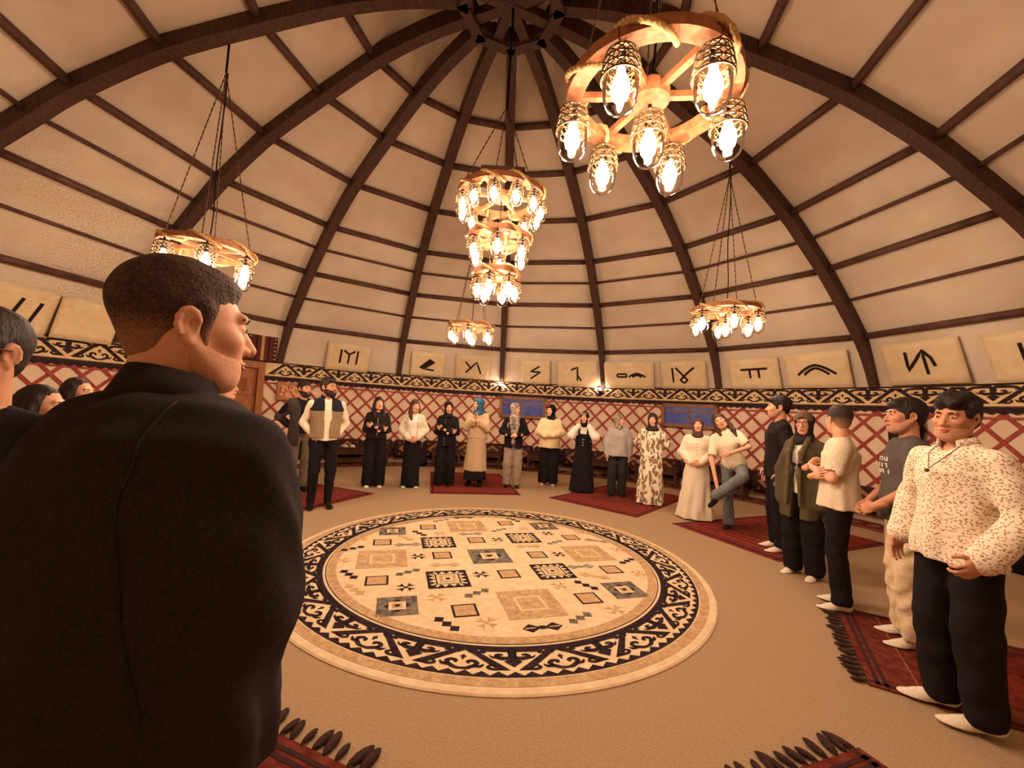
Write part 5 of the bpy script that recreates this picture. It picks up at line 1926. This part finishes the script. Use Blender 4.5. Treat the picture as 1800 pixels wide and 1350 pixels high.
# sunglasses pushed up on the head
mb = MB()
for sx in (-1, 1):
    pts = [p.hp((sx * .032 + .026 * math.cos(2 * math.pi * k / 12), .095, .082 + .019 * math.sin(2 * math.pi * k / 12))) for k in range(12)]
    mb.tube(pts, .0045, 5, closed=True)
    mb.add(pts, [tuple(range(12))], 1)
mb.tube([p.hp((-.008, .098, .086)), p.hp((.008, .098, .086))], .003, 5)
mb.build('sunglasses', [mat('pale_frame', srgb(230, 210, 180), None, rough=.3), BLACKM], p.root, True)
p.feet(SKIN, 'foot')
# --- 10 grey blouse
p = Person('woman in a wide grey blouse, dark jeans and grey patterned hijab, looking right', (2.07, 7.88), 188, 1.52, 'f', head_az=140, arms=('side', 'side'), girth=1.06, res=1.15, z0=.0125)
p.body().hijab(SCARFP, .8, seed=6)
p.trousers(DJEAN, .022, .02, .04, knee=.02).top('blouse', GREYB, 'wrist', .038, .84, .02, seed=5, puff=.03, amp=.009)
p.collar(GREYB, .07, .04, gap=.15, z=1.45).feet(SOCKB, 'shoe')
# --- 11 patterned dress
p = Person('woman in a loose white dress with taupe shapes and a dark hijab', (2.52, 7.35), 200, 1.57, 'f', head_az=202, arms=('behind', 'behind'), girth=1.04, res=1.1, z0=.0125)
p.body().hijab(DUSKH, 1.1, seed=7)
def dr(g):
    g.loft([(.015, .25, .2), (.4, .235, .19), (.8, .21, .17), (1.05, .19, .15), (1.2, .175, .14)], k=.03, folds=((6, .04, 1, .9, .1), (10, .02, 0, .8, .1)))
p.top('dress', SHAPES, 'wrist', .026, .9, .02, seed=2, amp=.006, puff=.02, extra=dr)
# --- 12 cream dress
p = Person('woman in a long cream button dress and brown hijab, hands clasped', (2.94, 6.50), 206, 1.53, 'f', z0=.0125, head_az=204, head_pitch=8, arms=('clasp', 'clasp'), girth=1.04, res=1.05)
p.body().hijab(BROWNH, .72, seed=8)
def dr2(g):
    g.loft([(.012, .30, .245), (.35, .25, .21), (.75, .205, .17), (1.0, .165, .135), (1.12, .16, .13)], k=.03, folds=((8, .06, 2, .95, .1), (13, .03, 1, .8, .1)))
p.top('dress', CREAM, 'wrist', .024, .93, .012, seed=6, amp=.006, puff=.012, extra=dr2)
p.collar(CREAM, .068, .035, gap=.2, z=1.45)
buttons(p, 'dress', (1.10, 1.16, 1.22, 1.28, 1.34), 0, .014, cloth('btn', srgb(150, 120, 90)))
# --- 13 leaning woman on one leg
p = Person('long-haired woman in a cream tee and grey jeans leaning over on one leg', (3.24, 5.98), 216, 1.66, 'f', head_az=206, head_roll=14, arms=((-.001, 0, 0, 0), ) * 2 if False else (((-.27, .11, 1.13), (-.03, .235, 1.10), (.95, .1, -.1), (0, -1, 0), .25), ((.26, .13, 1.06), (.27, .28, .70), (.1, .1, -1), (-1, 0, 0), .5)), lean=19, res=.95,
           legs={1: dict(knee=(.07, .02, .49), ankle=(.055, -.02, .085), toe=(.085, .15, .03)), -1: dict(knee=(-.16, .33, .80), ankle=(.17, .30, .50), toe=(.27, .36, .385))}, z0=.0125)
p.body().hair(HAIRB, long_=1.35, thick=.012, burn=False)
p.trousers(JEANS, .014, .022, .05, seed=2).top('tee', TEESHAD, 'elbow', .02, .93, seed=3, amp=.006)
p.feet(SOCKB)
mb = MB(); w_ = p.A[-1]['wr']
mb.tube([w_ + np.array([0.0, .03 * math.cos(t), .03 * math.sin(t)]) for t in np.linspace(0, 6.28, 14)[:-1]], .006, 5, closed=True)
mb.build('wristwatch', mat('gold', srgb(220, 180, 90), None, rough=.3, metal=.7), p.root, True)
# --- 14 tall man in black tee
p = Person('tall man in a black tee and black trousers seen in profile, arms hanging', (3.32, 5.13), 288, 1.85, head_az=296, arms=('side', 'side'), res=.95, z0=.0125)
p.body().hair(top=.014, thick=.014, fringe=.004).beard(STUB, .003)
p.trousers(BLK, .014, .012).top('tee', BLK2, 'elbow', .02, .80, seed=5, amp=.006).feet(SOCKW)
# --- 15 olive cardigan
p = Person('woman with glasses in an olive cardigan, dark hijab and white top', (3.08, 4.34), 244, 1.66, 'f', head_az=228, arms=(((-.235, .0, 1.07), (-.185, .03, .90), (.1, .1, -1), (1, 0, 0), 1.3), ((.235, .0, 1.07), (.185, .03, .90), (-.1, .1, -1), (-1, 0, 0), 1.3)), girth=1.04, res=.9)
p.body().hijab(DUSKH, .95, seed=9).glasses()
g = p.HG(); g.ell((0, -.012, .045), (.094, .112, .106), k=.02); g.cut((0, .03, 0), unit((0, -1, -.1))); g.ell((0, .122, -.02), (.066, .095, .094), k=.01, m='s'); g.cut((0, 0, .03), (0, 0, -1)); p.part('hijab_highlight', g, .006, cloth('hijab_lit', srgb(124, 104, 82), srgb(98, 80, 64)))  # lighter shell: the highlight on the hijab's top edge, painted as colour
p.trousers(BLK, .02, .03, .03, knee=.025).top('undershirt', WHITE, None, .0, .86)
def cape(g):
    for sd in (-1, 1):
        A = p.A[sd]
        g.chain([A['sh'], A['el'], A['wr'] + np.array([0, .01, -.12])], [.048, .062, .086], k=.03)
p.top('cardigan', OLIVE, None, .028, .60, .02, open_=(.035, .05), amp=.008, seed=4, extra=cape)
g = G()
for sx in (-1, 1):
    g.chain([(sx * .075, .07, 1.43), (sx * .065, .165, 1.28), (sx * .055, .19, 1.05), (sx * .07, .19, .75)], [.026, .024, .02, .018], k=.03)
g.crease(.004, 22, 2, .3); p.part('cardigan_edge', g, .008, cloth('olive_edge', srgb(112, 98, 70), srgb(92, 80, 56)))
mb = MB()
for sx in (-1, 1):
    mb.tube([( -.05 + sx * .028 + .022 * math.cos(2 * math.pi * k / 12), .222, 1.16 + .018 * math.sin(2 * math.pi * k / 12)) for k in range(12)], .004, 5, closed=True)
    mb.add([(-.05 + sx * .028 + .022 * math.cos(2 * math.pi * k / 12), .223, 1.16 + .018 * math.sin(2 * math.pi * k / 12)) for k in range(12)], [tuple(range(12))])
mb.build('sunglasses', BLACKM, p.root, True)
p.feet(SOCKW)
# --- 16 white tee
p = Person('man in a white tee with folded arms turning his head away', (2.88, 3.62), 308, 1.70, head_az=8, arms=('cross', 'cross'), res=.85, z0=.0125)
p.body().hair(fade_hair('hair_fade_dark', srgb(30, 22, 20), srgb(46, 34, 28), srgb(196, 146, 116), 1.49, 1.62), thick=.0065, top=.006, fuzz=.001, back=.004)
p.trousers(BLK, .014, .016, waist=.96).top('tee', TEESHAD, 'elbow', .024, .84, .014, seed=6, amp=.007).feet(SOCKW)
p.collar(TEESHAD, .063, .016, gap=0, z=1.44, name='neckband')
# --- 17 grey tee
p = Person('smiling man in a dark grey printed tee and cream trousers', (2.96, 3.10), 300, 1.75, head_az=288, arms=(((-.27, .0, 1.12), (-.12, .20, .93), (.5, .6, -.4), (.6, -.6, -.2), 1.0), ((.27, .0, 1.12), (.13, .20, .91), (-.5, .6, -.4), (-.6, -.6, -.2), 1.0)), res=.85, skin=SKIN2, z0=.0125)
p.body().hair(top=.012, thick=.013, fringe=.004).beard(STUB, .003)
p.trousers(CHINO, .016, .02, amp=.009, freq=34).top('tee', GREYT, 'elbow', .026, .84, .01, seed=7, amp=.007).feet(SOCKW)
PRT = mat('shirt_print', srgb(220, 208, 196), None, rough=.8)
bx = []
for i, zz in enumerate((1.27, 1.225, 1.18)):
    for j in range(4):
        bx.append((-.08 + .046 * j + .008 * (i % 2), zz, .010, .030))
        if (i * 3 + j) % 4 != 2:
            bx.append((-.068 + .046 * j, zz + (.010 if (i + j) % 2 else -.010), .022, .008))
        if (i + j) % 3 == 0:
            bx.append((-.058 + .046 * j, zz + .002, .008, .026))
p.stick('shirt_print', bx, PRT, p.child('tee'))
# --- 18 floral shirt
p = Person('curly-haired man in a cream floral shirt and black trousers nearest the camera', (2.50, 2.32), 268, 1.73, head_az=252, head_pitch=-6, head_roll=-3, arms=(((-.265, -.03, 1.10), (-.225, .13, .875), (.12, .8, -.55), (.95, .1, -.1), 1.05), ((.275, -.05, 1.12), (.275, .05, .88), (.0, .25, -1), (-1, 0, 0), .4)), girth=1.05, res=.75, skin=SKIN2, legs={1: dict(toe=(.22, .12, .03)), -1: dict(toe=(0, .13, .03))}, z0=.0125)
p.body().hair(HAIRD, thick=.014, top=.020, fuzz=.009, fringe=.010, burn=False).beard(STUB, .003)
p.trousers(BLK, .018, .022, .035, knee=.016).top('shirt', FLORAL, 'wrist', .024, .82, .016, seed=9, amp=.008, puff=.006, cuff=.010, vneck=.10)
p.collar(FLORAL, .070, .055, gap=.62, z=1.452, y=.0, th=.011).feet(SOCKW, big=1.08)
mb = MB()
mb.tube([p.U(q) for q in ((-.06, .03, 1.45), (-.05, .11, 1.38), (0, .165, 1.30), (.05, .11, 1.38), (.06, .03, 1.45))], .0025, 5)
mb.lathe([(.0, -.012), (.01, -.006), (.012, .004), (.0, .012)], 8, (0, .175, 1.29))
mb.build('necklace', mat('cord_brown', srgb(110, 84, 60), None), p.root, True)

# --- foreground man in the dark jacket, seen from behind
p = Person('broad man in a dark jacket seen from behind in the left foreground', (-.683, .845), 14, 1.768, head_az=42, head_pitch=-2, arms=(((-.225, .0, 1.10), (-.05, .19, 1.0), (.6, .5, -.3), (.3, -1, 0), .6), ((.225, .0, 1.10), (.05, .19, 1.0), (-.6, .5, -.3), (-.3, -1, 0), .6)), girth=1.26, res=.70, skin=SKIN, shoulder=.195, z0=.0125)
p.body().hair(fade_hair('hair_fade_brown', srgb(48, 32, 26), srgb(74, 52, 42), srgb(190, 140, 112), 1.50, 1.60), thick=.006, top=.004, fuzz=.001, fringe=.0, back=.006).beard(STUB_L, .0022)
JACK = cloth('jacket_dark', srgb(42, 36, 36), srgb(56, 48, 46), 220, .4)
def bulk(g):
    g.ell((0, -.06, 1.12), (.23, .14, .30), k=.08)
    g.ell((0, -.03, 1.32), (.20, .12, .12), k=.06)
    g.loft([(.74, .20, .16, 0, -.01), (.85, .235, .17, 0, -.01), (.97, .258, .178, 0, -.01), (1.12, .264, .18, 0, -.01), (1.24, .245, .155, 0, -.01), (1.32, .19, .12, 0, -.01)], k=.06)
p.top('jacket', JACK, 'wrist', .030, .78, .0, amp=.006, seed=3, freq=30, extra=bulk, h=.009)
p.collar(JACK, .072, .07, tilt=-16, z=1.45, gap=.3, th=.010, y=-.014)
# sewn seam over the right shoulder blade
from mathutils.bvhtree import BVHTree
_me = p.child('jacket').data
_b = BVHTree.FromPolygons([v.co for v in _me.vertices], [q.vertices for q in _me.polygons])
mb = MB()
pts = []
for i in range(26):
    t = i / 25
    x, z = .085 + .115 * t ** .8, 1.50 - .52 * t
    hit = _b.ray_cast(Vector((x, -.8, z)), Vector((0, 1, 0)))
    if hit[0] is not None:
        pts.append(hit[0] + hit[1] * .001)
mb.tube(pts, .0035, 5)
mb.build('seam', JACK, p.root, True)
p.trousers(cloth('grey_jeans', srgb(96, 90, 88), srgb(78, 72, 72)), .02, .01).feet(SOCKB)

# --- people half hidden behind him
p = Person('man with glasses at the left edge of the picture', (-1.425, 1.10), 160, 1.70, head_az=176, arms=('side', 'side'), z0=.0125, res=.9, skin=SKIN2)
p.body().hair(HAIRD, thick=.005, top=.0, fuzz=.0015).glasses(mat('dark_frames', srgb(60, 40, 40), None, rough=.4)).beard(STUB, .0008)
p.trousers(BLK).top('sweater', BLK, 'wrist', .02, .84).feet(SOCKB)
p = Person('short dark-haired woman in grey, half hidden left of the jacketed man', (-2.48, 2.20), 70, 1.50, 'f', head_az=74, arms=('side', 'side'), res=1.1)
p.body().hair(HAIRD, long_=1.0)
p.trousers(BLK).top('sweater', CHAR, 'wrist', .022, .84).feet(SOCKB)
p = Person('person whose dark hair alone shows above the jacketed shoulder', (-3.50, 3.36), 85, 1.565, 'f', head_az=85, arms=('side', 'side'), res=1.2)
p.body().hair(HAIRD, long_=1.0)
p.trousers(BLK).top('sweater', BLK2, 'wrist', .022, .84).feet(SOCKB)
p = Person('man in a pale yellow tee glimpsed under the jacketed man\'s chin', (-2.66, 3.83), 88, 1.70, head_az=84, arms=('side', 'side'), res=1.1)
p.body().hair(HAIRD).trousers(BLK)
p.top('tee', cloth('pale_yellow', srgb(240, 214, 150), srgb(228, 200, 136)), 'elbow', .02, .84).feet(SOCKW)
print('scene built in %.1f s' % (time.time() - T0))
